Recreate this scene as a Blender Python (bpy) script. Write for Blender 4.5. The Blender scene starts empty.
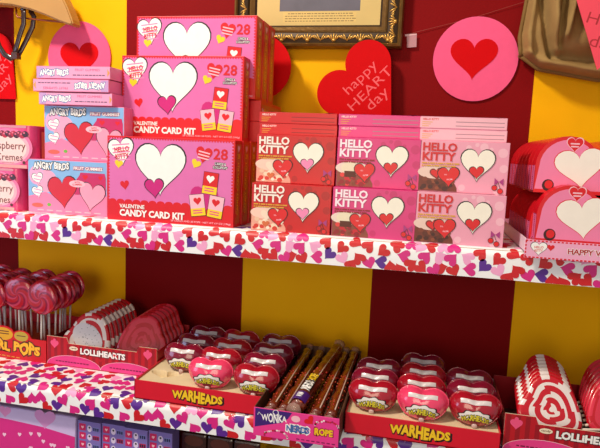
import bpy, bmesh, math, random
from mathutils import Vector, Matrix
PI = math.pi
SC = bpy.context.scene
COL = SC.collection
random.seed(7)

# ------------------------------------------------------------------ camera
def cam_axes(yaw, pitch, roll):
    f = Vector((math.sin(yaw)*math.cos(pitch), math.cos(yaw)*math.cos(pitch), -math.sin(pitch)))
    r = Vector((math.cos(yaw), -math.sin(yaw), 0)); u = r.cross(f)
    return r*math.cos(roll)+u*math.sin(roll), -r*math.sin(roll)+u*math.cos(roll), f
cr, cu, cf = cam_axes(-.2128, .1245, .0428)
cam = bpy.data.objects.new('camera', bpy.data.cameras.new('camera')); COL.objects.link(cam)
cam.data.sensor_width = 36; cam.data.lens = 34.0; cam.data.clip_start = .01
M = Matrix.Identity(4)
for i in range(3):
    M[i][0], M[i][1], M[i][2] = cr[i], cu[i], -cf[i]
M[0][3], M[1][3], M[2][3] = .6529, -1.1573, .1698
cam.matrix_world = M
SC.camera = cam

# ------------------------------------------------------------------ light
w = bpy.data.worlds.new('world'); SC.world = w; w.use_nodes = True
bg = w.node_tree.nodes['Background']
bg.inputs[0].default_value = (.95, .93, 1.0, 1); bg.inputs[1].default_value = .35
def area(name, loc, target, size, power, col, size_y=None):
    d = bpy.data.lights.new(name, 'AREA'); d.energy = power; d.color = col; d.size = size
    if size_y: d.shape = 'RECTANGLE'; d.size_y = size_y
    o = bpy.data.objects.new(name, d); COL.objects.link(o); o.location = loc
    o.rotation_euler = (Vector(target)-Vector(loc)).to_track_quat('-Z', 'Y').to_euler()
    return o
area('ceiling_lamp_light', (-.38, -1.15, 1.60), (.3, -.15, .2), .22, 41, (1, .90, .74))
area('ceiling_lamp_light_far', (.9, -1.9, 2.2), (.4, -.2, .1), .5, 8, (1, .80, .55))
area('front_fill_light', (.35, -2.6, .25), (.4, 0, -.1), 1.0, 14, (1, .86, .62))  # added warm fill from the front to lift the lower wall, no real lamp
area('shop_window_light', (-1.5, -1.7, .1), (.1, -.2, -.25), .9, 10, (.50, .62, 1))
SC.view_settings.view_transform = 'Standard'; SC.view_settings.look = 'None'
SC.view_settings.gamma = 1; SC.view_settings.use_curve_mapping = False
SC.view_settings.exposure = -0.05

# ------------------------------------------------------------------ helpers
def lin(h):
    h = h.lstrip('#'); o = []
    for i in (0, 2, 4):
        c = int(h[i:i+2], 16)/255
        o.append(c/12.92 if c <= .04045 else ((c+.055)/1.055)**2.4)
    return (*o, 1)
MATS = {}
def mat(hexc, rough=.42, spec=.5, metal=0, coat=0, var=.06, scale=60, bump=0, bscale=200, alpha=1, trans=0):
    key = (hexc, rough, spec, metal, coat, var, scale, bump, bscale, alpha, trans)
    if key in MATS: return MATS[key]
    m = bpy.data.materials.new('surface_'+hexc.strip('#')); m.use_nodes = True
    nt = m.node_tree; b = nt.nodes['Principled BSDF']
    b.inputs['Roughness'].default_value = rough; b.inputs['Metallic'].default_value = metal
    b.inputs['Specular IOR Level'].default_value = spec
    b.inputs['Coat Weight'].default_value = coat; b.inputs['Coat Roughness'].default_value = .08
    b.inputs['Alpha'].default_value = alpha; b.inputs['Transmission Weight'].default_value = trans
    c = lin(hexc)
    tc = nt.nodes.new('ShaderNodeTexCoord'); n = nt.nodes.new('ShaderNodeTexNoise')
    n.inputs['Scale'].default_value = scale; n.inputs['Detail'].default_value = 3
    nt.links.new(tc.outputs['Object'], n.inputs['Vector'])
    mx = nt.nodes.new('ShaderNodeMix'); mx.data_type = 'RGBA'
    mx.inputs[6].default_value = tuple(max(0, v*(1-var)) for v in c[:3])+(1,)
    mx.inputs[7].default_value = tuple(min(1, v*(1+var)) for v in c[:3])+(1,)
    nt.links.new(n.outputs['Fac'], mx.inputs[0]); nt.links.new(mx.outputs[2], b.inputs['Base Color'])
    if bump:
        n2 = nt.nodes.new('ShaderNodeTexNoise'); n2.inputs['Scale'].default_value = bscale; n2.inputs['Detail'].default_value = 4
        bp = nt.nodes.new('ShaderNodeBump'); bp.inputs['Strength'].default_value = bump; bp.inputs['Distance'].default_value = .002
        nt.links.new(tc.outputs['Object'], n2.inputs['Vector'])
        nt.links.new(n2.outputs['Fac'], bp.inputs['Height']); nt.links.new(bp.outputs['Normal'], b.inputs['Normal'])
    MATS[key] = m
    return m

_T = {}
def text_mesh(s, bold, serif=False):
    k = (s, bold)
    if k in _T: return _T[k]
    cu_ = bpy.data.curves.new('t', 'FONT'); cu_.body = s; cu_.size = 1; cu_.offset = bold
    cu_.resolution_u = 2; cu_.fill_mode = 'FRONT'; cu_.align_x = 'LEFT'
    o = bpy.data.objects.new('t', cu_); me = o.to_mesh()
    vs = [(v.co.x, v.co.y) for v in me.vertices]; fs = [tuple(p.vertices) for p in me.polygons]
    o.to_mesh_clear(); bpy.data.objects.remove(o); bpy.data.curves.remove(cu_)
    xs = [v[0] for v in vs]; ys = [v[1] for v in vs]
    _T[k] = (vs, fs, min(xs), max(xs), min(ys), max(ys))
    return _T[k]
def heart2d(w=1, h=1, n=28, cx=0, cy=0, tip=-90):
    """outline of a heart; tip = direction of its point in degrees"""
    P = []
    for i in range(n):
        t = 2*PI*(i+.5)/n
        x = 16*math.sin(t)**3/32; y = (13*math.cos(t)-5*math.cos(2*t)-2*math.cos(3*t)-math.cos(4*t)+2.6)/29
        P.append((x*w, y*h))
    a = math.radians(tip+90); c, s = math.cos(a), math.sin(a)
    return [(cx+x*c-y*s, cy+x*s+y*c) for x, y in P]
def ell(rx, ry, cx=0, cy=0, n=28, a0=0, a1=360):
    full = abs(a1-a0) >= 360; k = n if full else n+1
    return [(cx+rx*math.cos(math.radians(a0+(a1-a0)*i/n)), cy+ry*math.sin(math.radians(a0+(a1-a0)*i/n))) for i in range(k)]
def rect(x0, y0, x1, y1): return [(x0, y0), (x1, y0), (x1, y1), (x0, y1)]
def rot2(P, deg, cx, cy):
    c, s = math.cos(math.radians(deg)), math.sin(math.radians(deg))
    return [(cx+(x-cx)*c-(y-cy)*s, cy+(x-cx)*s+(y-cy)*c) for x, y in P]
def grow(P, d):
    """outline scaled up by d on every side"""
    x0, x1 = min(p[0] for p in P), max(p[0] for p in P); y0, y1 = min(p[1] for p in P), max(p[1] for p in P)
    cx, cy = (x0+x1)/2, (y0+y1)/2; kx, ky = 1+2*d/(x1-x0), 1+2*d/(y1-y0)
    return [(cx+(x-cx)*kx, cy+(y-cy)*ky) for x, y in P]
def inset(P, d):
    """outline moved outward by d (about its edge normals)"""
    n = len(P); A = sum(P[i][0]*P[(i+1) % n][1]-P[(i+1) % n][0]*P[i][1] for i in range(n))
    sg = 1 if A > 0 else -1; Q = []
    for i in range(n):
        ax, ay = P[i-1]; bx, by = P[(i+1) % n]
        tx, ty = bx-ax, by-ay; L = math.hypot(tx, ty) or 1
        Q.append((P[i][0]+sg*ty/L*d, P[i][1]-sg*tx/L*d))
    return Q

class MB:
    """collects shapes into ONE mesh"""
    def __init__(s): s.v = []; s.f = []; s.m = []; s.sm = []; s.mats = []; s.layer = 0
    def mi(s, m):
        if m not in s.mats: s.mats.append(m)
        return s.mats.index(m)
    def add(s, vs, fs, m, smooth=False, T=None):
        b = len(s.v); i = None if isinstance(m, list) else s.mi(m)
        for v in vs:
            v = Vector(v); s.v.append(tuple(T @ v if T else v))
        for k, f in enumerate(fs):
            s.f.append(tuple(b+q for q in f)); s.m.append(s.mi(m[k]) if i is None else i); s.sm.append(smooth)
        return s
    def bm(s, bm, m, smooth=False, T=None):
        bm.verts.index_update()
        s.add([v.co.copy() for v in bm.verts], [[v.index for v in f.verts] for f in bm.faces], m, smooth, T); bm.free()
    def box(s, x0, x1, y0, y1, z0, z1, m, bev=.0007, T=None):
        b = bmesh.new(); bmesh.ops.create_cube(b, size=1)
        for v in b.verts: v.co = ((x0+x1)/2+v.co.x*(x1-x0), (y0+y1)/2+v.co.y*(y1-y0), (z0+z1)/2+v.co.z*(z1-z0))
        if bev: bmesh.ops.bevel(b, geom=b.edges[:], offset=bev, segments=2, profile=.6, affect='EDGES')
        s.bm(b, m, False, T); return s
    def prism(s, P, F, d0, d1, m, mside=None):
        """outline P on the surface map F, from offset d0 to d1"""
        n = len(P)
        s.add([F(u, v, d0) for u, v in P]+[F(u, v, d1) for u, v in P],
              [tuple(range(n))[::-1], tuple(range(n, 2*n))], m)
        s.add([F(u, v, d0) for u, v in P]+[F(u, v, d1) for u, v in P],
              [(i, (i+1) % n, n+(i+1) % n, n+i) for i in range(n)], mside or m, n > 12)
        return s
    def lift(s, off):
        if off is None: s.layer += 1; return .00004+.00002*s.layer
        return off/3
    def drape(s, P, m, F, off, rings=4):
        """outline laid on a curved surface"""
        n = len(P); cx, cy = sum(p[0] for p in P)/n, sum(p[1] for p in P)/n; vs = [F(cx, cy, off)]
        for j in range(1, rings+1): vs += [F(cx+(x-cx)*j/rings, cy+(y-cy)*j/rings, off) for x, y in P]
        fs = [(0, 1+i, 1+(i+1) % n) for i in range(n)]
        for j in range(rings-1): fs += [(1+j*n+i, 1+(j+1)*n+i, 1+(j+1)*n+(i+1) % n, 1+j*n+(i+1) % n) for i in range(n)]
        s.add(vs, fs, m, True); return s
    def poly(s, P, m, F, off=None):
        off = s.lift(off)
        s.add([F(u, v, off) for u, v in P], [tuple(range(len(P)))], m); return s
    def strip(s, P, wd, m, F, off=None, closed=True):
        """line of width wd along an outline"""
        off = s.lift(off)
        if closed:
            A, B = inset(P, wd/2), inset(P, -wd/2)
        else:
            A, B = [], []
            for i in range(len(P)):
                a, b = P[max(i-1, 0)], P[min(i+1, len(P)-1)]
                L = math.hypot(b[0]-a[0], b[1]-a[1]) or 1; nx, ny = -(b[1]-a[1])/L*wd/2, (b[0]-a[0])/L*wd/2
                A.append((P[i][0]+nx, P[i][1]+ny)); B.append((P[i][0]-nx, P[i][1]-ny))
        n = len(P); k = n if closed else n-1
        s.add([F(u, v, off) for u, v in A+B], [(i, (i+1) % n, n+(i+1) % n, n+i) for i in range(k)], m); return s
    def text(s, t, cx, cy, wd, h, m, F, rot=0, bold=.02, off=None, warp=None):
        off = s.lift(off)
        vs, fs, x0, x1, y0, y1 = text_mesh(t, bold)
        a = math.radians(rot); c, sn = math.cos(a), math.sin(a); out = []
        for x, y in vs:
            px = ((x-x0)/(x1-x0)-.5)*wd; py = ((y-y0)/(y1-y0)-.5)*h
            if warp: px, py = warp(px/wd, px, py)
            out.append(F(cx+px*c-py*sn, cy+px*sn+py*c, off))
        s.add(out, fs, m); return s
    def otext(s, t, cx, cy, wd, h, m, mo, F, rot=0, bold=.02, out=.05, warp=None):
        g = h*out*1.3
        s.text(t, cx, cy, wd+2*g, h+2*g, mo, F, rot, bold+out, None, warp)
        s.text(t, cx, cy, wd, h, m, F, rot, bold, None, warp); return s
    def lathe(s, prof, m, n=24, T=None, smooth=True):
        """prof = (radius, y) pairs spun about local Y"""
        vs = []; fs = []
        for r, y in prof:
            for i in range(n): vs.append((r*math.cos(2*PI*i/n), y, r*math.sin(2*PI*i/n)))
        for j in range(len(prof)-1):
            for i in range(n): fs.append((j*n+i, j*n+(i+1) % n, (j+1)*n+(i+1) % n, (j+1)*n+i))
        fs.append(tuple(range(n))); fs.append(tuple(range((len(prof)-1)*n, len(prof)*n))[::-1])
        s.add(vs, fs, m, smooth, T); return s
    def tube(s, path, r, m, n=10, sx=1, up=None, smooth=True):
        """round (or flattened by sx) tube along a path; r may be a list"""
        path = [Vector(q) for q in path]; k = len(path); vs = []; fs = []
        rs = r if isinstance(r, (list, tuple)) else [r]*k
        for j in range(k):
            d = (path[min(j+1, k-1)]-path[max(j-1, 0)]).normalized()
            ref = Vector(up) if up else (Vector((0, 0, 1)) if abs(d.z) < .9 else Vector((1, 0, 0)))
            a = d.cross(ref).normalized(); b = a.cross(d)
            for i in range(n):
                t = 2*PI*i/n; vs.append(path[j]+a*math.cos(t)*rs[j]*sx+b*math.sin(t)*rs[j])
        for j in range(k-1):
            for i in range(n): fs.append((j*n+i, j*n+(i+1) % n, (j+1)*n+(i+1) % n, (j+1)*n+i))
        fs.append(tuple(range(n))[::-1]); fs.append(tuple(range((k-1)*n, k*n)))
        s.add(vs, fs, m, smooth); return s
    def build(s, name, parent=None, loc=(0, 0, 0), rot=(0, 0, 0)):
        me = bpy.data.meshes.new(name); me.from_pydata(s.v, [], s.f)
        for m in s.mats: me.materials.append(m)
        me.polygons.foreach_set('material_index', s.m); me.polygons.foreach_set('use_smooth', s.sm)
        q = bmesh.new(); q.from_mesh(me); bmesh.ops.recalc_face_normals(q, faces=q.faces[:]); q.to_mesh(me); q.free(); me.update()
        o = bpy.data.objects.new(name, me); COL.objects.link(o); o.location = loc; o.rotation_euler = rot
        if parent: o.parent = parent
        return o
def tag(o, label, cat, group=None):
    o['label'] = label; o['category'] = cat
    if group: o['group'] = group
    return o
def empty(name, loc, label, cat, group=None, rot=(0, 0, 0)):
    o = bpy.data.objects.new(name, None); COL.objects.link(o); o.location = loc; o.rotation_euler = rot
    o.empty_display_size = .02
    return tag(o, label, cat, group)
def dup(root, loc, label, rot=None, group=None):
    r = root.copy(); COL.objects.link(r); r.location = loc; r['label'] = label
    if rot is not None: r.rotation_euler = rot
    if group: r['group'] = group
    for ch in list(root.children):
        c = ch.copy(); COL.objects.link(c); c.parent = r
        for g in list(ch.children):
            d = g.copy(); COL.objects.link(d); d.parent = c
    return r
def place(proto, used, loc, label, rot=None, sx=None):
    """first call moves the prototype itself, later calls copy it"""
    if proto not in used:
        used.append(proto); proto.location = loc; proto['label'] = label
        if rot is not None: proto.rotation_euler = rot
        return proto
    o_ = dup(proto, loc, label, rot)
    if sx: o_.scale = (sx, 1, 1)
    return o_
def FY(y0): return lambda u, v, o: (u, y0-o, v)           # a face looking to -Y
def FX(x1): return lambda u, v, o: (x1+o, u, v)           # a face looking to +X
def FXn(x0): return lambda u, v, o: (x0-o, u, v)          # a face looking to -X
ORD = ['front', 'second', 'third', 'fourth', 'fifth', 'sixth', 'seventh', 'eighth', 'ninth']

WHITE = mat('#F4F1EC', .4); BLACK = mat('#1A1416', .4); RED = mat('#D8121C', .38); YEL = mat('#F5CE1E', .4)
DRED = mat('#8E0C14', .4); PINK = mat('#EE86B4', .38); HOT = mat('#DE2F86', .38); MAG = mat('#C81E78', .38)
PALE = mat('#F3B9C6', .4); GOLD = mat('#D79A2C', .4); GREYT = mat('#9A8A8C', .5); LILAC = mat('#D9A5CF', .4)
BROWN = mat('#5A2414', .45); CREAM = mat('#EBDCBE', .5)

# ------------------------------------------------------------------ setting
def wall_material():
    m = bpy.data.materials.new('wall_stripes'); m.use_nodes = True; nt = m.node_tree; b = nt.nodes['Principled BSDF']
    tc = nt.nodes.new('ShaderNodeTexCoord'); sp = nt.nodes.new('ShaderNodeSeparateXYZ')
    nt.links.new(tc.outputs['Object'], sp.inputs[0])
    def math_(op, a, bv):
        n = nt.nodes.new('ShaderNodeMath'); n.operation = op
        nt.links.new(a, n.inputs[0]); n.inputs[1].default_value = bv; return n.outputs[0]
    k = math_('MULTIPLY', sp.outputs[0], 1/.56); fr = math_('FRACT', math_('ADD', k, 20.0), 0); st = math_('LESS_THAN', fr, .5)
    nz = nt.nodes.new('ShaderNodeTexNoise'); nz.inputs['Scale'].default_value = 9; nz.inputs['Detail'].default_value = 5
    nt.links.new(tc.outputs['Object'], nz.inputs['Vector'])
    def pair(c0, c1):
        mx = nt.nodes.new('ShaderNodeMix'); mx.data_type = 'RGBA'; mx.inputs[6].default_value = lin(c0); mx.inputs[7].default_value = lin(c1)
        nt.links.new(nz.outputs['Fac'], mx.inputs[0]); return mx.outputs[2]
    mm = nt.nodes.new('ShaderNodeMix'); mm.data_type = 'RGBA'
    nt.links.new(st, mm.inputs[0]); nt.links.new(pair('#F2AE00', '#F8BA00'), mm.inputs[6]); nt.links.new(pair('#7A0003', '#820005'), mm.inputs[7])
    nt.links.new(mm.outputs[2], b.inputs['Base Color']); b.inputs['Roughness'].default_value = .65; b.inputs['Specular IOR Level'].default_value = .12
    n2 = nt.nodes.new('ShaderNodeTexNoise'); n2.inputs['Scale'].default_value = 260; n2.inputs['Detail'].default_value = 3
    bp = nt.nodes.new('ShaderNodeBump'); bp.inputs['Strength'].default_value = .25; bp.inputs['Distance'].default_value = .001
    nt.links.new(tc.outputs['Object'], n2.inputs['Vector']); nt.links.new(n2.outputs['Fac'], bp.inputs['Height']); nt.links.new(bp.outputs['Normal'], b.inputs['Normal'])
    return m
b = MB(); b.box(-1.8, 2.4, 0, .05, -1.1, 1.4, wall_material(), 0); o = b.build('wall_back'); o['kind'] = 'structure'
b = MB(); b.box(-1.8, 2.4, -2.6, .05, -1.15, -1.1, mat('#6A5A50', .6, var=.2, scale=6), 0); o = b.build('floor'); o['kind'] = 'structure'

# ------------------------------------------------------------------ shelves in heart-printed paper
XS0, XS1, DS = -1.0, 1.9, .303
TILE = [(.162,.041,50,'r'),(.183,.043,90,'m'),(.194,.038,-120,'p'),(.21,.042,160,'r'),(.204,.025,50,'m'),(.224,.026,130,'p'),(.013,.025,50,'m'),(.001,.042,90,'p'),(.015,.043,90,'m'),(.034,.028,150,'p'),(.054,.036,50,'r'),(.038,.011,180,'m'),(.228,.01,20,'r'),(.171,.023,170,'m'),(.184,.012,40,'r'),(.166,.003,120,'r'),(.199,.007,-40,'r'),(.218,.004,-60,'m'),(.017,.006,-60,'r'),(.058,.016,-130,'u'),(.077,.027,-130,'r'),(.08,.011,-60,'p'),(.094,.004,60,'r'),(.1,.038,-30,'r'),(.119,.035,50,'r'),(.104,.015,130,'r'),(.14,.027,-140,'r'),(.137,.011,175,'u'),(.121,.007,-70,'m'),(.153,.006,100,'r'),(.161,.038,140,'r')]
HC = {'r': mat('#C8141E', .4), 'm': mat('#D4207E', .4), 'p': mat('#EFA3CB', .4), 'u': mat('#56208A', .4)}
PAPER = mat('#F1F0F0', .34, var=.03)
def wrapped_shelf(zb, zt, tiles, shift, label, hs, r=.013, xs0=XS0, xs1=XS1):
    e = empty('wall_shelf', (0, -.15, zb), label, 'shelf')
    hf = zt-zb; l1 = hf-r; l2 = l1+r*PI/2; vmax = l2+DS-r
    def F(u, v, o):
        if v < l1: p = (u, -DS-o, v)
        elif v < l2:
            a = (v-l1)/r; p = (u, -DS+r-(r+o)*math.cos(a), l1+(r+o)*math.sin(a))
        else: p = (u, -DS+r+(v-l2), hf+o)
        return (p[0], p[1]+.15, p[2])
    bd = MB(); bd.box(xs0, xs1, -DS+.152+.003, .149, .001, hf-.002, mat('#B9A78C', .6), 0); bd.build('board', e)
    pm = MB(); vs = [-.0002, l1*.5, l1]+[l1+(l2-l1)*i/8 for i in range(1, 9)]+[l2+(vmax-l2)*i/10 for i in range(1, 11)]
    nu = 60; us = [xs0+(xs1-xs0)*i/nu for i in range(nu+1)]
    pm.add([F(u, v, 0) for v in vs for u in us], [(j*(nu+1)+i, j*(nu+1)+i+1, (j+1)*(nu+1)+i+1, (j+1)*(nu+1)+i) for j in range(len(vs)-1) for i in range(nu)], PAPER, True)
    # back of the folded hem
    pm.box(xs0, xs1, -DS+.1502, -DS+.1535, 0, l1, PAPER, 0)
    k0 = int(math.floor(xs0/.229)); k1 = int(math.ceil(xs1/.229)); rg = random.Random(3)
    for k in range(k0, k1):
        for q, (u, v, a, c) in enumerate(tiles):
            cu_ = u+k*.229+shift
            if not xs0+.01 < cu_ < xs1-.01: continue
            H = heart2d(hs, hs*.96, 22, 0, 0, a); off = .00012+.00007*(q % 9)
            H = [(cu_+x, v+y) for x, y in H]
            H = [(x, min(max(y, .0), vmax-.002)) for x, y in H]
            cv = min(max(v, .001), vmax-.003)
            rings = [(.33, 1), (.66, 1), (1, 1)]; vv = [F(cu_, cv, off)]; ff = []; n = len(H)
            for s_, _ in rings: vv += [F(cu_+(x-cu_)*s_, cv+(y-cv)*s_, off) for x, y in H]
            ff += [(0, 1+i, 1+(i+1) % n) for i in range(n)]
            for j in range(2): ff += [(1+j*n+i, 1+(j+1)*n+i, 1+(j+1)*n+(i+1) % n, 1+j*n+(i+1) % n) for i in range(n)]
            pm.add(vv, ff, HC[c], True)
    pm.build('paper_cover', e)
    return e
def more_tiles(v0, v1, n, seed, cols, dmin=.0145):
    rg = random.Random(seed); L = []; t = 0
    while len(L) < n and t < 9000:
        t += 1; u, v = rg.uniform(0, .229), rg.uniform(v0, v1)
        if all(min(abs(u-a), .229-abs(u-a))**2+(v-b_)**2 > dmin**2 for a, b_, _, _ in L): L.append((round(u, 4), round(v, 4), rg.choice([50, 130, 170, -130, -60, 95, 20, -90]), rg.choice(cols)))
    return L
wrapped_shelf(0, .044, TILE+more_tiles(.058, .19, 60, 5, 'rrrmmppu', .018), 0, 'upper wall shelf wrapped in white paper printed with hearts, under the stacked boxes', .0205)
wrapped_shelf(-.307, -.265, more_tiles(.002, .22, 104, 11, 'rrrrmmmmpuuu', .0176), .05, 'lower wall shelf wrapped in white heart paper, under the lollipops and open trays', .0230)
b = MB(); b.box(XS0, XS1, -.36, -.0, -.60, -.575, mat('#8A7660', .6)); tag(b.build('wall_shelf'), 'bottom wall shelf of plain board beneath the lower heart-papered shelf', 'shelf')

# ------------------------------------------------------------------ boxed card kits
def kit_mesh():
    W, H, D = .226, .1415, .0362
    m = MB(); m.box(-W/2, W/2, 0, D, 0, H, RED)
    F = FY(0)
    X = lambda u: -W/2+u*W
    Z = lambda v: H-v*H
    P_ = mat('#DC6EAE', .36)
    m.poly(rect(X(.012), Z(.985), X(.988), Z(.02)), P_, F)
    dots = mat('#F7D3DE', .4)
    for i in range(46):                                       # stitched border
        m.poly(rect(X(.016+i*.0212), Z(.034), X(.028+i*.0212), Z(.018)), RED, F, .0003)
    for i in range(26):
        for u0 in (.008, .978): m.poly(rect(X(u0), Z(.05+i*.036), X(u0+.012), Z(.03+i*.036)), RED, F, .0003)
    # red lower panel with scalloped edge
    top = []
    for i in range(15):
        cx = X(.012+.976*(i+.5)/15); r_ = .976*W/30
        top += [(cx+r_*math.cos(t), Z(.775)+r_*.62*math.sin(t)) for t in [PI-PI*j/6 for j in range(7)]]
    m.poly([(X(.012), Z(.985)), (X(.988), Z(.985))]+top[::-1], RED, F)
    # striped white heart logo
    hw = heart2d(.046, .044, 30, X(.115), Z(.19), -82)
    m.poly(grow(hw, .0020), BLACK, F); m.poly(hw, WHITE, F)
    for k in range(5): m.poly(rot2(rect(X(.115)-.016, Z(.1+.045*k)-.001, X(.115)+.016, Z(.1+.045*k)+.001), 6, X(.115), Z(.19)), PINK, F, .0006)
    m.layer = 12
    m.text('HELLO', X(.118), Z(.155), .027, .0085, RED, F, 8, .03); m.text('KITTY', X(.122), Z(.235), .025, .0085, RED, F, 8, .03)
    m.poly(heart2d(.0155, .014, 20, X(.095), Z(.335), -95), YEL, F); m.poly(heart2d(.0165, .016, 20, X(.145), Z(.58), -80), RED, F)
    # plain big white heart on the front, with a small magenta one
    big = heart2d(.088, .084, 40, X(.43), Z(.38)); m.poly(grow(big, .0022), BLACK, F); m.poly(big, WHITE, F)
    sm = heart2d(.033, .031, 30, X(.385), Z(.60), -84); m.poly(grow(sm, .0018), BLACK, F); m.poly(sm, MAG, F)
    # red heart, number, small type
    m.poly(heart2d(.0285, .027, 24, X(.765), Z(.185), -100), RED, F)
    for k in range(3): m.poly(rot2(rect(X(.765)-.010, Z(.15+.035*k)-.0011, X(.765)+.010, Z(.15+.035*k)+.0011), -12, X(.765), Z(.185)), PALE, F)
    m.poly(heart2d(.017, .015, 20, X(.705), Z(.29), -115), YEL, F)
    m.text('28', X(.893), Z(.165), .0245, .0180, RED, F, -2, .02)
    m.otext('CARDS &', X(.893), Z(.275), .019, .0042, WHITE, BLACK, F, -2, .01, .12); m.otext('LOLLIPOPS', X(.893), Z(.315), .024, .0042, WHITE, BLACK, F, -2, .01, .12)
    # picture of cards and pops
    m.poly(heart2d(.048, .045, 26, X(.775), Z(.70)), MAG, F)
    for (u, v, a, up) in ((.82, .50, -6, RED), (.725, .76, 8, PALE), (.865, .77, -8, PALE)):
        cx, cz = X(u), Z(v); wd, hh = .0125, .0175
        m.poly(rot2(rect(cx-wd-.0006, cz-hh-.0006, cx+wd+.0006, cz+hh+.0006), a, cx, cz), BLACK, F)
        m.poly(rot2(rect(cx-wd, cz-hh, cx+wd, cz+hh), a, cx, cz), up, F)
        m.poly(rot2(rect(cx-wd, cz-hh, cx+wd, cz-hh*.3), a, cx, cz), YEL, F)
        m.poly(heart2d(.014, .013, 18, cx, cz+.006, -90+a), WHITE if up == RED else RED, F)
        for q in range(2): m.poly(rot2(rect(cx-wd*.7, cz-hh*.55-q*.004, cx+wd*.6, cz-hh*.45-q*.004), a, cx, cz), HOT, F)
    m.text('VALENTINE', X(.205), Z(.826), .046, .0068, WHITE, F, 0, .03)
    m.text('CANDY CARD KIT', X(.365), Z(.905), .118, .0118, WHITE, F, 0, .045)
    m.text('28 CARDS AND 28 POPS · NET WT 6.9 OZ (196g)', X(.75), Z(.962), .105, .0038, PALE, F, 0, .01)
    # right-hand end: red with a gold strip of type
    G = FX(W/2); m.layer = 0
    m.poly(rect(.008, .006, D-.006, H-.006), mat('#C8642C', .4), G)
    for k in range(6): m.poly(heart2d(.010, .010, 16, D/2+(.005 if k % 2 else -.006), .018+k*.021, -90), RED, G)
    m.text('CANDY CARD KIT', D/2, H*.45, H*.62, .007, YEL, G, 90, .02)
    m.poly(heart2d(.012, .012, 16, D/2, H*.9), PALE, G)
    m.text('28', D/2, H*.82, .011, .008, YEL, G, 0, .02)
    return m
KG = 'boxed candy card kits'
kit = kit_mesh().build('candy_card_box'); tag(kit, '', 'candy box', KG)
used = []
place(kit, used, (.241, -.288, .044), 'pink candy card kit box standing frontmost on the upper shelf, lowest of its pile')
for k in range(1, 6): place(kit, used, (.241+.0012*k, -.288+.0375*k, .044), 'candy card kit box, %s from the front in the bottom row' % ORD[k])
place(kit, used, (.230, -.222, .1858), 'candy card kit box standing on the bottom row, in the middle of the three steps')
for k in range(2): place(kit, used, (.249, -.180+.1415, .1858+.0366*k), 'candy card kit box lying flat under the rear row, %s of the two' % ('lower', 'upper')[k], (PI/2, 0, 0))
for k in range(3): place(kit, used, (.2405+.001*k, -.190+.0375*k, .2595), 'candy card kit box in the highest rear row, %s of three' % ('front one', 'middle one', 'back one')[k])

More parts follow.
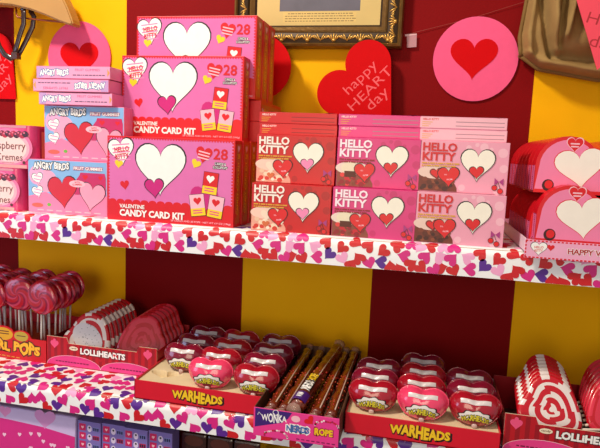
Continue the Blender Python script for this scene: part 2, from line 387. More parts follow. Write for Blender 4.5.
# ------------------------------------------------------------------ small boxed candies, three flavours
def candy_box_mesh(base, dot, tcol, kind):
    W, H, D = .1285, .0765, .0180
    B = mat(base, .36); m = MB(); m.box(-W/2, W/2, 0, D, 0, H, B); F = FY(0)
    X = lambda u: -W/2+u*W
    Z = lambda v: H-v*H
    DT = mat(dot, .36)
    for u, v, r_ in ((.72, .1, .006), (.93, .2, .007), (.95, .5, .006), (.55, .12, .004), (.9, .93, .006), (.5, .9, .005), (.8, .14, .003), (.4, .55, .003), (.64, .06, .003)):
        m.poly(ell(r_, r_, X(u), Z(v), 14), DT, F, .0002)
    m.layer = 4
    # picture corner
    pc = [(X(.004), Z(.99)), (X(.45), Z(.99))]+[(X(.004)+.45*W*math.cos(t), Z(.99)+.40*H*math.sin(t)) for t in [PI/2*j/8 for j in range(9)]][1:]+[(X(.004), Z(.60))]
    m.poly(pc, {'red': mat('#E8A28C', .4), 'pink': mat('#8A4030', .4), 'pale': mat('#6E2C1C', .4)}[kind], F)
    m.poly(ell(.026, .010, X(.19), Z(.62), 20), {'red': mat('#F3C9B6', .4), 'pink': mat('#EAD2C4', .4), 'pale': mat('#E7C6B8', .4)}[kind], F)
    rg = random.Random(5)
    for k in range(26):
        u, v = rg.uniform(.03, .40), rg.uniform(.76, .95); r_ = rg.uniform(.0026, .0044)
        c = rg.choice({'red': ['#F0D3B4', '#E9BFA0', '#D0382C', '#F6E3CC'], 'pink': ['#C4182A', '#E03A3A', '#8E1020', '#7A3A20'], 'pale': ['#5A2414', '#7A3420', '#431810', '#8A4428']}[kind])
        m.poly(ell(r_, r_*.85, X(u), Z(v), 12), mat(c, .4), F, .0008+.00004*k)
    m.layer = 32
    if kind == 'pale':
        m.poly(heart2d(.021, .019, 22, X(.21), Z(.66), -80), mat('#7A1612', .35), F); m.poly(heart2d(.015, .013, 22, X(.20), Z(.65), -80), RED, F)
    elif kind == 'pink':
        m.poly(ell(.013, .009, X(.16), Z(.62), 18), CREAM, F); m.poly(rect(X(.1), Z(.8), X(.24), Z(.68)), BROWN, F)
    else:
        m.poly(heart2d(.020, .018, 22, X(.2), Z(.68)), mat('#F3D8C0', .4), F); m.poly(heart2d(.012, .011, 20, X(.19), Z(.86)), mat('#D26A3C', .4), F)
    # message heart
    hh = heart2d(.031, .029, 28, X(.345), Z(.71), -86); m.poly(grow(hh, .0013), BLACK, F); m.poly(hh, RED, F)
    m.text('TO:', X(.31), Z(.66), .0045, .0022, PALE, F, 5, .02); m.text('FROM:', X(.36), Z(.75), .0085, .0025, PALE, F, 8, .02)
    T_ = mat(tcol, .38)
    m.text('HELLO', X(.225), Z(.125), .050, .0128, T_, F, 0, .035); m.text('KITTY', X(.222), Z(.31), .049, .0128, T_, F, 0, .035)
    for k in range(2):
        x_ = .03
        while x_ < .40:
            q = .018+.02*((k*7+int(x_*97)) % 3); m.poly(rect(X(x_), Z(.458+.05*k), X(x_+q), Z(.43+.05*k)), GOLD if kind != 'pink' else DRED, F, .0024); x_ += q+.008
    m.layer = 44
    # plain white heart picture
    big = heart2d(.048, .047, 34, X(.66), Z(.46)); m.poly(grow(big, .0015), BLACK, F); m.poly(big, mat('#F3EBDA', .4), F)
    sm = heart2d(.020, .018, 26, X(.655), Z(.60), -86); m.poly(grow(sm, .0012), BLACK, F); m.poly(sm, PINK if kind == 'red' else RED, F)
    # cherries and a bow
    for u, v in ((.865, .87), (.93, .93)): m.poly(ell(.0042, .0042, X(u), Z(v), 14), BLACK, F); m.poly(ell(.0035, .0035, X(u), Z(v), 14), RED, F)
    m.strip([(X(.87), Z(.83)), (X(.90), Z(.76)), (X(.93), Z(.89))], .0007, BLACK, F, None, False)
    for a in (-1, 1): m.poly([(X(.91), Z(.75)), (X(.91+.05*a), Z(.68)), (X(.91+.05*a), Z(.82))], mat('#A8327C', .4), F)
    # right and left ends
    G = FX(W/2); m.text('HELLO KITTY', D/2, H*.5, H*.6, .006, T_, G, 90, .03, .0003)
    G = FXn(-W/2); m.text('HELLO KITTY', D/2, H*.5, H*.6, .006, T_, G, 90, .03, .0003)
    # bottom edge (faces out when the box lies on its back)
    Bf = lambda u, v, o: (u, D-v, -o)
    m.poly(rect(X(.005), .0012, X(.995), D-.0012), mat({'red': '#C81018', 'pink': '#D8367E', 'pale': '#EAB0BC'}[kind], .36), Bf, .0002)
    m.text('HELLO KITTY', X(.13), .0140, .024, .0032, mat('#F4D8D0', .4) if kind != 'pale' else RED, Bf, 0, .03, .0004)
    for k in range(3):
        m.poly(rect(X(.03), .0030+.003*k, X(.11+.02*k), .0040+.003*k), GOLD, Bf, .0004)
        if k < 2: m.poly(rect(X(.42), .004+.006*k, X(.97), .0052+.006*k), mat('#A8808A', .5) if kind != 'red' else DRED, Bf, .0004)
    return m
KINDS = [('red', '#C60A14', '#AE0810', '#F4E6DA', .449), ('pink', '#D62E78', '#C62068', '#F6E2EA', .580), ('pale', '#E99CB2', '#F0B4C2', '#D0121C', .7065)]
for kind, base, dot, tc_, cx in KINDS:
    g = candy_box_mesh(base, dot, tc_, kind).build('candy_box'); tag(g, '', 'candy box', 'small boxed candies')
    used = []; wd = {'red': 'bright red', 'pink': 'hot pink', 'pale': 'pale pink'}[kind]
    for k in range(5): place(g, used, (cx, -.290+.0184*k, .044), 'small %s candy box, bottom row of its column, %s' % (wd, 'frontmost' if k == 0 else ORD[k]+' from the front'))
    for k in range(5): place(g, used, (cx+.0008, -.2735+.0184*k, .1208), 'small %s candy box, upper row of its column, %s' % (wd, 'frontmost' if k == 0 else ORD[k]+' from the front'))
    for k in range(2): place(g, used, (cx-.002-.001*k, -.252, .1978+.0183*k+.018), 'small %s candy box lying flat on the stack, %s of the two' % (wd, ('lower', 'upper')[k]), (-PI/2, 0, 0))

# ------------------------------------------------------------------ blue and pink fruit gummy boxes
def gummy_mesh():
    W, H, D = .157, .0955, .0212
    m = MB(); B = mat('#E87FA8', .36); m.box(-W/2, W/2, 0, D, 0, H, B); F = FY(0)
    X = lambda u: -W/2+u*W
    Z = lambda v: H-v*H
    m.poly(rect(X(.006), Z(.72), X(.994), Z(.012)), mat('#86B4E2', .36), F)
    m.poly([(X(.006), Z(.99)), (X(.994), Z(.99)), (X(.994), Z(.62)), (X(.8), Z(.70)), (X(.6), Z(.60)), (X(.42), Z(.72)), (X(.22), Z(.6)), (X(.006), Z(.7))], mat('#F07FA6', .36), F)
    m.poly(ell(.021, .020, X(.24), Z(.40), 24), mat('#F2A3C0', .36), F); m.poly(ell(.015, .017, X(.11), Z(.30), 24), mat('#E7A7CC', .36), F)
    # two striped white candies
    for (u, v) in ((.125, .37), (.125, .62)):
        hh = heart2d(.022, .021, 26, X(u), Z(v), -78); m.poly(grow(hh, .0009), BLACK, F); m.poly(hh, WHITE, F)
        for k in range(3): m.poly(rot2(rect(X(u)-.008, Z(v-.05+.06*k)-.0008, X(u)+.007, Z(v-.05+.06*k)+.0008), -8, X(u), Z(v)), PINK, F)
    m.poly(ell(.004, .003, X(.27), Z(.84), 12), mat('#6DB23A', .4), F); m.poly(ell(.012, .004, X(.12), Z(.86), 12), mat('#D8604A', .4), F)
    # plain hearts where the artwork is
    bag = [(X(.66), Z(.26)), (X(.67), Z(.21)), (X(.97), Z(.21)), (X(.985), Z(.30)), (X(.985), Z(.62)), (X(.6), Z(.62)), (X(.55), Z(.48))]
    m.poly(bag, mat('#C4245E', .36), F); m.poly(heart2d(.011, .010, 18, X(.73), Z(.30)), RED, F); m.poly(heart2d(.009, .008, 18, X(.92), Z(.30)), RED, F)
    a = heart2d(.057, .056, 34, X(.45), Z(.60), -84); m.poly(grow(a, .0016), BLACK, F); m.poly(a, mat('#CF1822', .36), F)
    a = heart2d(.049, .049, 34, X(.81), Z(.66), -98); m.poly(grow(a, .0015), BLACK, F); m.poly(a, mat('#F29AB4', .36), F)
    m.poly(ell(.016, .0062, X(.63), Z(.42), 18), PALE, F); m.text('WITH', X(.63), Z(.395), .011, .0035, RED, F, 3, .02); m.text('GUMMIES', X(.63), Z(.435), .019, .0032, RED, F, 3, .02)
    wv = lambda t, x, y: (x, y+.0012*math.sin(t*17))
    m.otext('ANGRY BIRDS', X(.30), Z(.115), .072, .0125, WHITE, BLACK, F, 0, .04, .07, wv)
    m.otext('FRUIT GUMMIES', X(.765), Z(.135), .056, .0056, WHITE, mat('#B0245A', .4), F, 0, .03, .1)
    for k in range(7): m.poly(rect(X(.12+k*.12), Z(.955), X(.20+k*.12), Z(.935)), PALE, F, .0014)
    # bottom edge, printed (shows when the box lies flat)
    Bf = lambda u, v, o: (u, D-v, -o)
    m.poly(rect(X(.004), .001, X(.996), D-.001), mat('#EFA0C4', .36), Bf, .0002)
    m.poly(rect(X(.004), .001, X(.10), D-.001), mat('#C79ACB', .36), Bf, .0003); m.layer = 6
    m.otext('ANGRY BIRDS', X(.245), D/2, .063, .0105, WHITE, mat('#5A6AA8', .4), Bf, 0, .045, .08, wv)
    m.text('FRUIT GUMMIES', X(.70), .0152, .052, .0040, mat('#D8467A', .4), Bf, 0, .0)
    m.poly([(X(.965), .004), (X(.995), .0105), (X(.965), .017)], mat('#E89A4A', .4), Bf)
    rg = random.Random(2); x_ = .5
    while x_ < .92:
        q = rg.uniform(.012, .05); m.poly(rect(X(x_), .0055, X(x_+q), .0072), mat('#6A4A68', .5), Bf, .0008); x_ += q+.01
    return m
gm = gummy_mesh().build('gummy_box'); tag(gm, '', 'candy box', 'fruit gummy boxes'); used = []
place(gm, used, (.0365, -.267, .044), 'blue and pink fruit gummy box standing on the shelf left of the card kits')
place(gm, used, (.060, -.252, .1398), 'blue and pink fruit gummy box standing upright on the other, below three flat ones')
dup(gm, (.0365, -.2455, .044), 'fruit gummy box hidden just behind the lower standing gummy box')
dup(gm, (.060, -.2302, .1398), 'fruit gummy box hidden just behind the upper standing gummy box')
for k, (x_, rz, lab) in enumerate(((.0500, 0, 'lowest'), (.0425, PI, 'middle'), (.0460, 0, 'topmost'))):
    z_ = .2358+.0224*k
    # lying on its back with the printed bottom edge to the front; the middle one turned upside down
    if rz: place(gm, used, (x_, -.264, z_+.0), 'fruit gummy box lying flat with its lettering upside down, middle of three', (-PI/2, PI, 0), .935)
    else: place(gm, used, (x_, -.262, z_+.0212), 'pink edged fruit gummy box lying flat, %s of the three on the pile' % lab, (-PI/2, 0, 0), .91)

# ------------------------------------------------------------------ raspberry creme boxes
def creme_mesh():
    W, H, D, R = .108, .0765, .052, .016
    P = [(-W/2, D), (-W/2, R)]+[(-W/2+R-R*math.cos(t), R-R*math.sin(t)) for t in [PI/2*j/6 for j in range(1, 7)]]
    P += [(W/2-R+R*math.sin(t), R-R*math.cos(t)) for t in [PI/2*j/6 for j in range(0, 7)]]+[(W/2, D)]
    m = MB(); n = len(P); Fz = lambda u, v, o: (u, v, o)
    C0 = mat('#DE3C78', .3, coat=.3); C1 = mat('#E0568C', .3, coat=.3)
    m.prism(P, Fz, 0, H, C0); F = FY(0)
    X = lambda u: -W/2+u*W
    Z = lambda v: H-v*H
    m.poly(ell(.050, .034, X(.53), Z(.52), 36), mat('#E8709A', .35), F); m.poly(ell(.044, .029, X(.53), Z(.53), 36), mat('#F1A8B4', .35), F)
    m.poly(ell(.038, .024, X(.53), Z(.54), 36), mat('#F6CFC6', .35), F)
    m.poly(rect(X(.12), Z(.995), X(.88), Z(.92)), mat('#E79A92', .35), F); m.poly(rect(X(.12), Z(.06), X(.88), Z(.01)), mat('#D2868E', .35), F)
    rg = random.Random(4)
    for k in range(9):
        u, v = .42+.055*k, .2+.03*(k % 2); m.poly(ell(.0062, .0055, X(u), Z(v), 14), mat(('#7A1020', '#B81830', '#401018')[k % 3], .4), F)
        m.poly(ell(.002, .0016, X(u)-.002, Z(v)+.002, 8), mat('#E06A80', .4), F)
    m.text('Raspberry', X(.52), Z(.50), .074, .0175, mat('#7A3222', .4), F, 0, .0); m.text('Cremes', X(.55), Z(.74), .055, .0125, mat('#7A3222', .4), F, 0, .0)
    m.strip([(X(.40+.03*k), Z(.87+.012*(k % 2))) for k in range(9)], .0006, mat('#B86A60', .4), F, None, False)
    m.poly(ell(.003, .0028, X(.83), Z(.86), 14), BROWN, F)
    G = FX(W/2)
    m.poly(rect(R+.003, .004, D-.004, H-.004), mat('#B02C4C', .35), G, .0002); m.poly(rect(R+.008, .010, D-.014, H-.010), mat('#E88A66', .35), G, .0003)
    return m
cm = creme_mesh().build('creme_box'); tag(cm, '', 'candy box', 'raspberry creme boxes'); used = []
place(cm, used, (-.108, -.272, .044), 'glossy pink raspberry creme box on the shelf at far left, lower of two', (0, 0, -.02))
place(cm, used, (-.0845, -.268, .1210), 'glossy pink raspberry creme box stacked on another at far left', (0, 0, .0))
dup(cm, (-.105, -.212, .044), 'raspberry creme box behind the lower front one at far left'); dup(cm, (-.080, -.212, .121), 'raspberry creme box behind the upper front one at far left')
b = MB(); b.box(-.055, .055, 0, .05, 0, .019, mat('#C01830', .36)); F = FY(0); b.poly(rect(-.053, .0105, .053, .0165), mat('#3C1018', .4), F)
for k in range(4): b.poly(ell(.004, .004, -.045+.008*k, .010, 12), mat(('#8A1020', '#B82038')[k % 2], .4), F)
b.text('Raspberry', -.002, .006, .04, .007, mat('#F2C8C0', .4), F)
tag(b.build('candy_box', None, (.013, -.205, .1978)), 'flat dark red candy box lying behind the pink creme boxes', 'candy box')
b = MB(); b.box(-.06, .06, 0, .0505, 0, .1535, mat('#B02040', .4)); tag(b.build('candy_box', None, (.014, -.205, .044)), 'tall crimson candy box behind the creme boxes, holding up a flat one', 'candy box')

# ------------------------------------------------------------------ heart-topped boxes in a pink tray
def lobes(W, H, n=14):
    r = W/4; zc = H-r
    return [(-W/2, 0), (W/2, 0)]+[(r+r*math.cos(t), zc+r*math.sin(t)) for t in [PI*j/n for j in range(n+1)]]+[(-r+r*math.cos(t), zc+r*math.sin(t)) for t in [PI*j/n for j in range(1, n+1)]]
def hbox_mesh():
    W, H, D = .172, .0815, .0285
    m = MB(); F = FY(0); P = lobes(W, H)
    m.prism(P, F, 0, -D, RED, mat('#D01220', .3))
    m.poly(inset(P, -.0052), mat('#EC7FA6', .36), F)
    hh = heart2d(.021, .020, 24, -.036, H-.0125); m.poly(grow(hh, .0012), PALE, F); m.poly(hh, RED, F)
    m.poly(rect(-.042, H-.0115, -.030, H-.0095), PALE, F); m.poly(rect(-.041, H-.0155, -.031, H-.0135), PALE, F)
    big = rot2(heart2d(.066, .056, 34, -.026, H*.43), 8, -.028, H*.4); m.poly(grow(big, .0012), RED, F); m.poly(big, mat('#F3E9DC', .4), F)
    m.poly(ell(.008, .0085, -.067, .011, 18), mat('#3A0A10', .4), F); m.poly(ell(.0055, .006, -.066, .012, 18), RED, F)
    m.poly(heart2d(.021, .019, 22, .012, H*.35, -60), HOT, F); m.poly(ell(.0065, .0075, .026, .012, 18), YEL, F); m.poly(heart2d(.030, .028, 24, .05, H*.5), HOT, F)
    hh = heart2d(.021, .020, 24, .050, H-.0125); m.poly(grow(hh, .0012), PALE, F); m.poly(hh, RED, F)
    G = FXn(-W/2); zc = H-W/4
    m.poly(rect(.003, .003, D-.003, zc), mat('#E36A9C', .36), G, .0003)
    for k in range(13): m.poly(rect(.011, .004+k*.0028, .0155 if k % 3 else .0175, .0056+k*.0028), mat('#7A1838', .4), G, .0006)
    return m
hb = hbox_mesh().build('heart_topped_box'); tag(hb, '', 'candy box', 'heart-topped boxes in the tray'); used = []
place(hb, used, (.896, -.3105, .0600), 'pink and red heart-topped box at the front of the tray, lowest one')
for k in range(7): place(hb, used, (.893, -.2815+.0295*k, .0463), 'heart-topped box in the lower tier of the tray, %s row' % ORD[k+1])
for k in range(8): place(hb, used, (.893-.0003*k, -.2825+.0292*k-.0005, .1282), 'heart-topped box in the upper tier, %s' % ('frontmost of its row' if k == 0 else ORD[k]+' from the front'))
t = empty('display_tray', (.895, -.18, .0445), 'shallow pink display tray with red dashed edge under the heart-topped boxes', 'tray')
b = MB(); PT = mat('#ECA6C4', .36); b.box(-.098, .098, -.133, .135, 0, .0016, PT, .0003); b.box(-.098, -.0965, -.133, .135, 0, .020, mat('#F3D4DE', .36), .0004); b.box(.0965, .098, -.133, .135, 0, .020, PT, .0004); b.box(-.098, .098, .1335, .135, 0, .020, PT, .0004)
b.box(-.095, .095, -.131, -.103, .0018, .0153, PT, .0004); b.build('tray_body', t)
b = MB(); b.box(-.098, .098, -.1375, -.1352, -.0075, .0185, PT, .0004); F = FY(-.1375)
for k in range(38):
    for z_ in (-.0072, .0162): b.poly(rect(-.0975+k*.0052, z_, -.0975+k*.0052+.0032, z_+.002), RED, F, .0003)
for k in range(5): b.poly(rect(-.0978, -.006+k*.005, -.0958, -.003+k*.005), RED, F, .0003)
b.layer = 5; hh = heart2d(.0215, .0185, 24, -.0795, .0060); b.poly(grow(hh, .0008), BLACK, F); b.poly(hh, WHITE, F)
b.text('HELLO', -.0795, .0085, .012, .0034, RED, F, 3, .03); b.text('KITTY', -.0795, .0038, .011, .0034, RED, F, 3, .03); b.poly(heart2d(.010, .009, 18, -.064, .0085), RED, F)
b.otext("HAPPY VALENTINE'S DAY", .021, .0058, .125, .0082, mat('#B0182A', .4), WHITE, F, 0, .03, .05)
b.build('front_panel', t)

# ------------------------------------------------------------------ paper cutouts on the wall
def FW(y): return lambda u, v, o: (u, y-o, v)
RP = mat('#CC0008', .6, .1); PP = mat('#EE5A86', .6, .15); CP = mat('#F0808C', .55, .3)
def circle_cut(loc, rx, ry, hw, hh, hx, hz, label):
    m = MB(); m.prism(ell(rx, ry, 0, 0, 48), FY(0), 0, .0012, PP); o = m.build('paper_circle', None, loc); tag(o, label, 'paper decoration', 'paper hearts and circles on the wall')
    h = MB(); h.prism(heart2d(hw, hh, 48, hx, hz), FY(-.0012), 0, .0008, RP); h.build('paper_heart', o)
circle_cut((.7305, -.003, .361), .0780, .0785, .087, .077, -.003, -.001, 'pink paper circle with a red heart on the maroon wall, right of the picture frame')
circle_cut((-.113, -.003, .359), .0775, .0775, .094, .080, .001, -.008, 'pink paper circle with a red heart on the yellow wall at left')
m = MB(); m.prism(ell(.072, .066, 0, 0, 40), FY(0), 0, .0012, RP); tag(m.build('paper_circle', None, (.306, -.030, .338)), 'plain red paper cutout half hidden behind the card kit boxes', 'paper decoration', 'paper hearts and circles on the wall')
def lobed_heart(r, tip, deep):
    """two round lobes and straight sides running to the point"""
    c = r*.885; L = math.hypot(c, deep); a = math.asin(min(1, r/L)); base = math.atan2(-deep, -c)   # from right lobe to the point
    t0 = base+math.acos(r/L); P = []
    n0 = math.acos(min(1, c/r)) if c < r else 0
    A0, A1 = t0-2*PI if t0 > PI else t0, PI-n0
    for i in range(25): t = A0+(A1-A0)*i/24; P.append((c+r*math.cos(t), r*math.sin(t)))
    Q = [(0, -deep)]+P+[(-x, y) for x, y in P[::-1]]
    k = math.radians(tip+90); cs, sn = math.cos(k), math.sin(k)
    return [(x*cs-y*sn, x*sn+y*cs) for x, y in Q]
def text_heart(loc, tip, wd, ht, tcol, label, rot, paper, lines, name='paper_heart'):
    m = MB(); F = FY(0); m.prism(lobed_heart(wd, tip, ht), F, 0, .0014, paper)
    FT = FY(-.0014); T_ = mat(tcol, .55)
    for s_, x_, z_, w_, h_ in lines: m.text(s_, x_, z_, w_, h_, T_, FT, rot, -.004)
    o = m.build(name, None, loc); return tag(o, label, 'paper decoration', 'paper hearts and circles on the wall')
LN = [('happy', .0150, .0000, .078, .025), ('HEART', .0330, -.0190, .106, .0180), ('day', .0500, -.0400, .049, .026)]
text_heart((.5036, -.030, .3189), -43, .0442, .1060, '#EA5A62', 'red paper heart lettered happy heart day, below the picture frame', 46, RP, LN)
text_heart((-.354, -.004, .339), -43, .0452, .109, '#EA5A62', 'red lettered paper heart cut off by the left edge of the photo', 46, RP, LN)

# string with tape
b = MB(); b.tube([(.588, -.004, .404), (.648, -.003, .419), (.72, -.0018, .437), (.811, -.004, .465), (.95, -.004, .50)], .0004, mat('#9A3A30', .6), 6)
tag(b.build('string'), 'thin pale string stretched across the maroon wall', 'string')
b = MB(); F = FY(0)
TP = mat('#D9A0A8', .3, alpha=.55)
b.prism([(-.0095, .012), (.0095, .0135), (.0105, -.011), (-.0070, -.0125)], F, 0, .0003, TP); b.prism([(-.0125, .0125), (.0095, .0140), (.0095, .0112), (-.0125, .0085)], F, .0004, .0007, mat('#E8B8BC', .3, alpha=.8))
tag(b.build('sticky_tape', None, (.609, -.006, .394)), 'small piece of clear tape folded over the string beside the picture frame', 'tape')

# ------------------------------------------------------------------ gilt picture frame
fr = empty('picture_frame', (.4215, -.002, .379), 'ornate gilt picture frame hung on the wall behind the boxes', 'picture frame')
WF, HF = .3400, .27
GD = mat('#7A5622', .35, .6, metal=.5, var=.4, scale=40, bump=.5, bscale=120); GB = mat('#D0A04A', .3, .6, metal=.55, var=.3, scale=50); GK = mat('#3A2610', .45, .5, metal=.4, var=.3)
prof = [(0, 0), (0, .016), (.002, .022), (.006, .024), (.008, .021), (.011, .017), (.020, .0195), (.028, .017), (.031, .012), (.034, .013), (.041, .009), (.045, .006), (.045, 0)]
b = MB(); n = len(prof)
cors = [(-WF/2, 0, 1, 1), (WF/2, 0, -1, 1), (WF/2, HF, -1, -1), (-WF/2, HF, 1, -1)]
vs = [(x+sx*i, -h, z+sz*i) for x, z, sx, sz in cors for i, h in prof]
fs = []; ms = []
for k in range(4):
    for j in range(n-1):
        fs.append((k*n+j, k*n+j+1, ((k+1) % 4)*n+j+1, ((k+1) % 4)*n+j)); ms.append(GD if 0 < j < 4 else (GK if j in (4, 5, 6, 7) else (GD if j < 10 else GK)))
b.add(vs, fs, ms); b.build('moulding', fr)
b = MB()
def lump(x, z, a, L, wd, h, y=-.0165):
    T = Matrix.Translation((x, y, z)) @ Matrix.Rotation(a, 4, 'Y') @ Matrix.Diagonal((wd, h, L, 1))
    q = bmesh.new(); bmesh.ops.create_uvsphere(q, u_segments=8, v_segments=6, radius=1); b.bm(q, GB, True, T)
def unit(x, z, d, kind):      # one carved motif, d = direction of the side (rad)
    ux, uz = math.cos(d), math.sin(d); px, pz = -uz, ux
    if kind:                  # shell
        for k in range(-2, 3): lump(x+ux*.0042*k, z+uz*.0042*k, -d+k*.32, .0085-.0012*abs(k), .0021, .0045)
        lump(x-px*.005, z-pz*.005, -d, .004, .005, .004)
    else:                     # curled leaves
        for sgn in (-1, 1):
            for k in range(3): lump(x+ux*sgn*(.004+.0045*k), z+uz*sgn*(.004+.0045*k), -d+sgn*(.5+.28*k), .0085-.0012*k, .0019, .0042)
            lump(x+ux*sgn*.0150, z+uz*sgn*.0150+.001, -d, .0032, .0032, .004)
for side, (x0, z0, d, L) in enumerate(((-WF/2, .0195, 0, WF), (WF/2-.0195, 0, PI/2, HF), (-WF/2, HF-.0195, 0, WF), (-WF/2+.0195, 0, PI/2, HF))):
    k = 0; q = .022
    while q < L-.015: unit(x0+math.cos(d)*q, z0+math.sin(d)*q, d, k % 2); q += .0265; k += 1
b.build('carving', fr)
b = MB(); ix0, ix1, iz0, iz1 = -WF/2+.0445, WF/2-.0445, .0445, HF-.0445
PG = mat('#CDB06A', .5, var=.12, scale=14); b.box(ix0, ix1, -.006, -.002, iz0, iz1, PG, 0); F = FY(-.006)
b.poly(rect(-.078, iz0+.028, .085, iz1-.02), mat('#5A5560', .5, var=.35, scale=30), F)
b.poly(rect(-.070, iz0+.006, .078, iz0+.0265), mat('#D4B468', .5), F)
rg = random.Random(8)
for k in range(4):
    x_ = -.066+(.006 if k == 0 else 0)
    while x_ < .070:
        q = rg.uniform(.0025, .008); b.poly(rect(x_, iz0+.0232-k*.0048-.0007, x_+q, iz0+.0232-k*.0048+.0007), mat('#6A5230', .6), F, .0004); x_ += q+.0018
b.build('picture', fr)

# ------------------------------------------------------------------ canvas bag on the right with a paper heart pinned to it
def bag_mesh():
    m = MB(); nu, nv = 88, 80; C = mat('#98794A', .85, .1, var=.22, scale=25, bump=.5, bscale=500)
    FOLDS = [(.02, .0, .05, .95, .022, .014), (.10, .35, .20, .88, .028, .016), (.20, .30, .21, .86, .018, -.014), (.27, .2, .24, .80, .02, .015), (.05, .45, .17, .92, .016, -.016), (.42, .3, .39, .72, .012, -.012), (.2, .92, .8, .86, .03, -.012), (.45, .8, .9, .95, .03, .010), (.33, .5, .6, .85, .04, .006)]
    def P(i, j, back=False):
        s, t = i/nu, j/nv                         # s: left to right, t: top to bottom
        left = .826-.028*t+.010*max(0, t-.80)/.20
        x = left+(1.10-left)*s
        bot = .347-.018*min(1, s*2.2)-.012*s
        z = .62+(bot-.62)*t
        z += .020*max(0, t-.8)*max(0, .12-s)/.12/.2
        d = .058*(1-abs(2*s-1)**5)*(1-.55*t**7)+.006
        if not back:
            for (s0, t0, s1, t1, wd_, hh_) in FOLDS:
                ex, ey = s1-s0, t1-t0; q_ = max(0, min(1, ((s-s0)*ex+(t-t0)*ey)/(ex*ex+ey*ey)))
                dd = math.hypot(s-s0-q_*ex, (t-t0-q_*ey)*.8); d += 1.5*hh_*math.exp(-(dd/wd_)**2)
            d += .0022*math.sin(23*s+9*t+2*math.sin(7*t))+.0016*math.sin(31*t-14*s)
            d += .013*math.exp(-((t-.965)/.03)**2)
            edge = min(1, s/.03, (1-s)/.03, (1-t)/.03+.25); d = d*edge+.004
            return (x, -d-.006, z)
        return (x, -.006, z)
    for bk in (False, True):
        m.add([P(i, j, bk) for j in range(nv+1) for i in range(nu+1)], [(j*(nu+1)+i, j*(nu+1)+i+1, (j+1)*(nu+1)+i+1, (j+1)*(nu+1)+i) for j in range(nv) for i in range(nu)], C, True)
    m.prism([P(i, nv)[::2] for i in range(nu+1)]+[P(i, nv, True)[::2] for i in range(nu, -1, -1)], lambda u, v, o: (u, -.008-o, v), 0, .001, C) if False else None
    return m, P
m, BP = bag_mesh(); bg_ = m.build('canvas_bag'); tag(bg_, 'crumpled tan canvas bag hanging at the upper right corner', 'bag')
b = MB(); HM = mat('#7A5C30', .75, .2, var=.2, scale=30)
b.tube([Vector(BP(i, 80))+Vector((0, -.004, 0)) for i in range(0, 89, 2)], .0042, HM, 8); b.build('hem', bg_)
b = MB(); b.tube([Vector(BP(1, j))+Vector((-.001, -.004, 0)) for j in range(0, 81, 2)], .0036, HM, 8); b.build('side_seam', bg_)
text_heart((.951, -.100, .447), -104, .0400, .122, '#A81C28', 'coral paper heart with dark lettering pinned on the canvas bag', -14, mat('#EC4A5C', .55, .3),
           [('happy', .000, -.014, .066, .024), ('HEART', -.006, -.044, .095, .0175), ('day', -.024, -.078, .044, .025)])

# ------------------------------------------------------------------ wooden hanger with a belt, upper left
hg = empty('clothes_hanger', (-.2444, -.045, .5172), 'pale wooden clothes hanger cut by the top left corner', 'hanger')
b = MB(); WD = mat('#B98A4C', .45, var=.18, scale=12)
PH = [(-.053, .4045), (-.060, .4035), (-.085, .4115), (-.115, .423), (-.150, .4345), (-.19, .443), (-.232, .447), (-.30, .449), (-.42, .449), (-.42, .49), (-.30, .51), (-.20, .515), (-.13, .50), (-.085, .474), (-.066, .44), (-.054, .412)]
q = bmesh.new(); va = [q.verts.new(((x+.20)*1.052, -.016, (z-.50)*1.052)) for x, z in PH]; vb = [q.verts.new(((x+.20)*1.052, .016, (z-.50)*1.052)) for x, z in PH]
q.faces.new(va); q.faces.new(vb[::-1]); k = len(PH)
for i in range(k): q.faces.new((va[i], va[(i+1) % k], vb[(i+1) % k], vb[i]))
bmesh.ops.recalc_face_normals(q, faces=q.faces[:]); bmesh.ops.bevel(q, geom=q.edges[:], offset=.003, segments=3, affect='EDGES'); b.bm(q, WD, False); b.build('shoulder_board', hg)
b = MB(); b.tube([(.006, 0, -.050), (.007, 0, -.074), (.010, 0, -.081), (.053, 0, -.0857), (.114, 0, -.091), (.122, 0, -.0925)], .0019, mat('#8A3A18', .3, .6, metal=.3), 8); b.build('trouser_bar', hg)
b = MB(); b.tube([(-.02, 0, .01), (-.02, 0, .055), (-.012, .01, .07), (0, .025, .075), (0, .044, .07)], .002, mat('#8A8A90', .25, metal=1), 8); b.build('hook', hg)
LT = mat('#2E140E', .3, .6, coat=.4, var=.3)
bl = empty('leather_belt', (-.2233, -.045, .3488), 'dark brown leather belt looped over the bar of the wooden hanger', 'belt')
def W_(px): return ((px[0]+.18)*1.052, (px[1]+.10)*1.052, (px[2]-.34)*1.052)
b = MB()
b.tube([W_(q) for q in [(-.172, -.106, .436), (-.170, -.108, .430), (-.172, -.106, .408), (-.182, -.106, .385), (-.190, -.106, .362), (-.198, -.106, .343)]], .0028, LT, 10, 2.2, (0, 1, 0))
b.tube([W_(q) for q in [(-.163, -.097, .437), (-.155, -.096, .425), (-.159, -.096, .405), (-.172, -.097, .380), (-.184, -.099, .358), (-.192, -.102, .342)]], .0028, LT, 10, 2.2, (0, 1, 0))
b.tube([W_(q) for q in [(-.174, -.108, .434), (-.170, -.104, .4415), (-.165, -.099, .4425), (-.160, -.095, .436)]], .0028, LT, 10, 2.0, (0, 1, 0))
b.build('loop', bl)
b = MB(); b.tube([W_(q) for q in [(-.193, -.104, .345), (-.203, -.108, .339), (-.214, -.112, .346), (-.223, -.116, .362), (-.230, -.118, .385), (-.236, -.118, .410), (-.246, -.116, .440), (-.262, -.110, .47)]], .0030, LT, 10, 2.1, (0, 1, 0)); b.build('strap', bl)
b = MB(); b.box(*[v for v in (-.021, -.006, -.011, .003, -.002, .012)], mat('#4A2A1C', .35, coat=.3), .0015); b.build('keeper', bl)

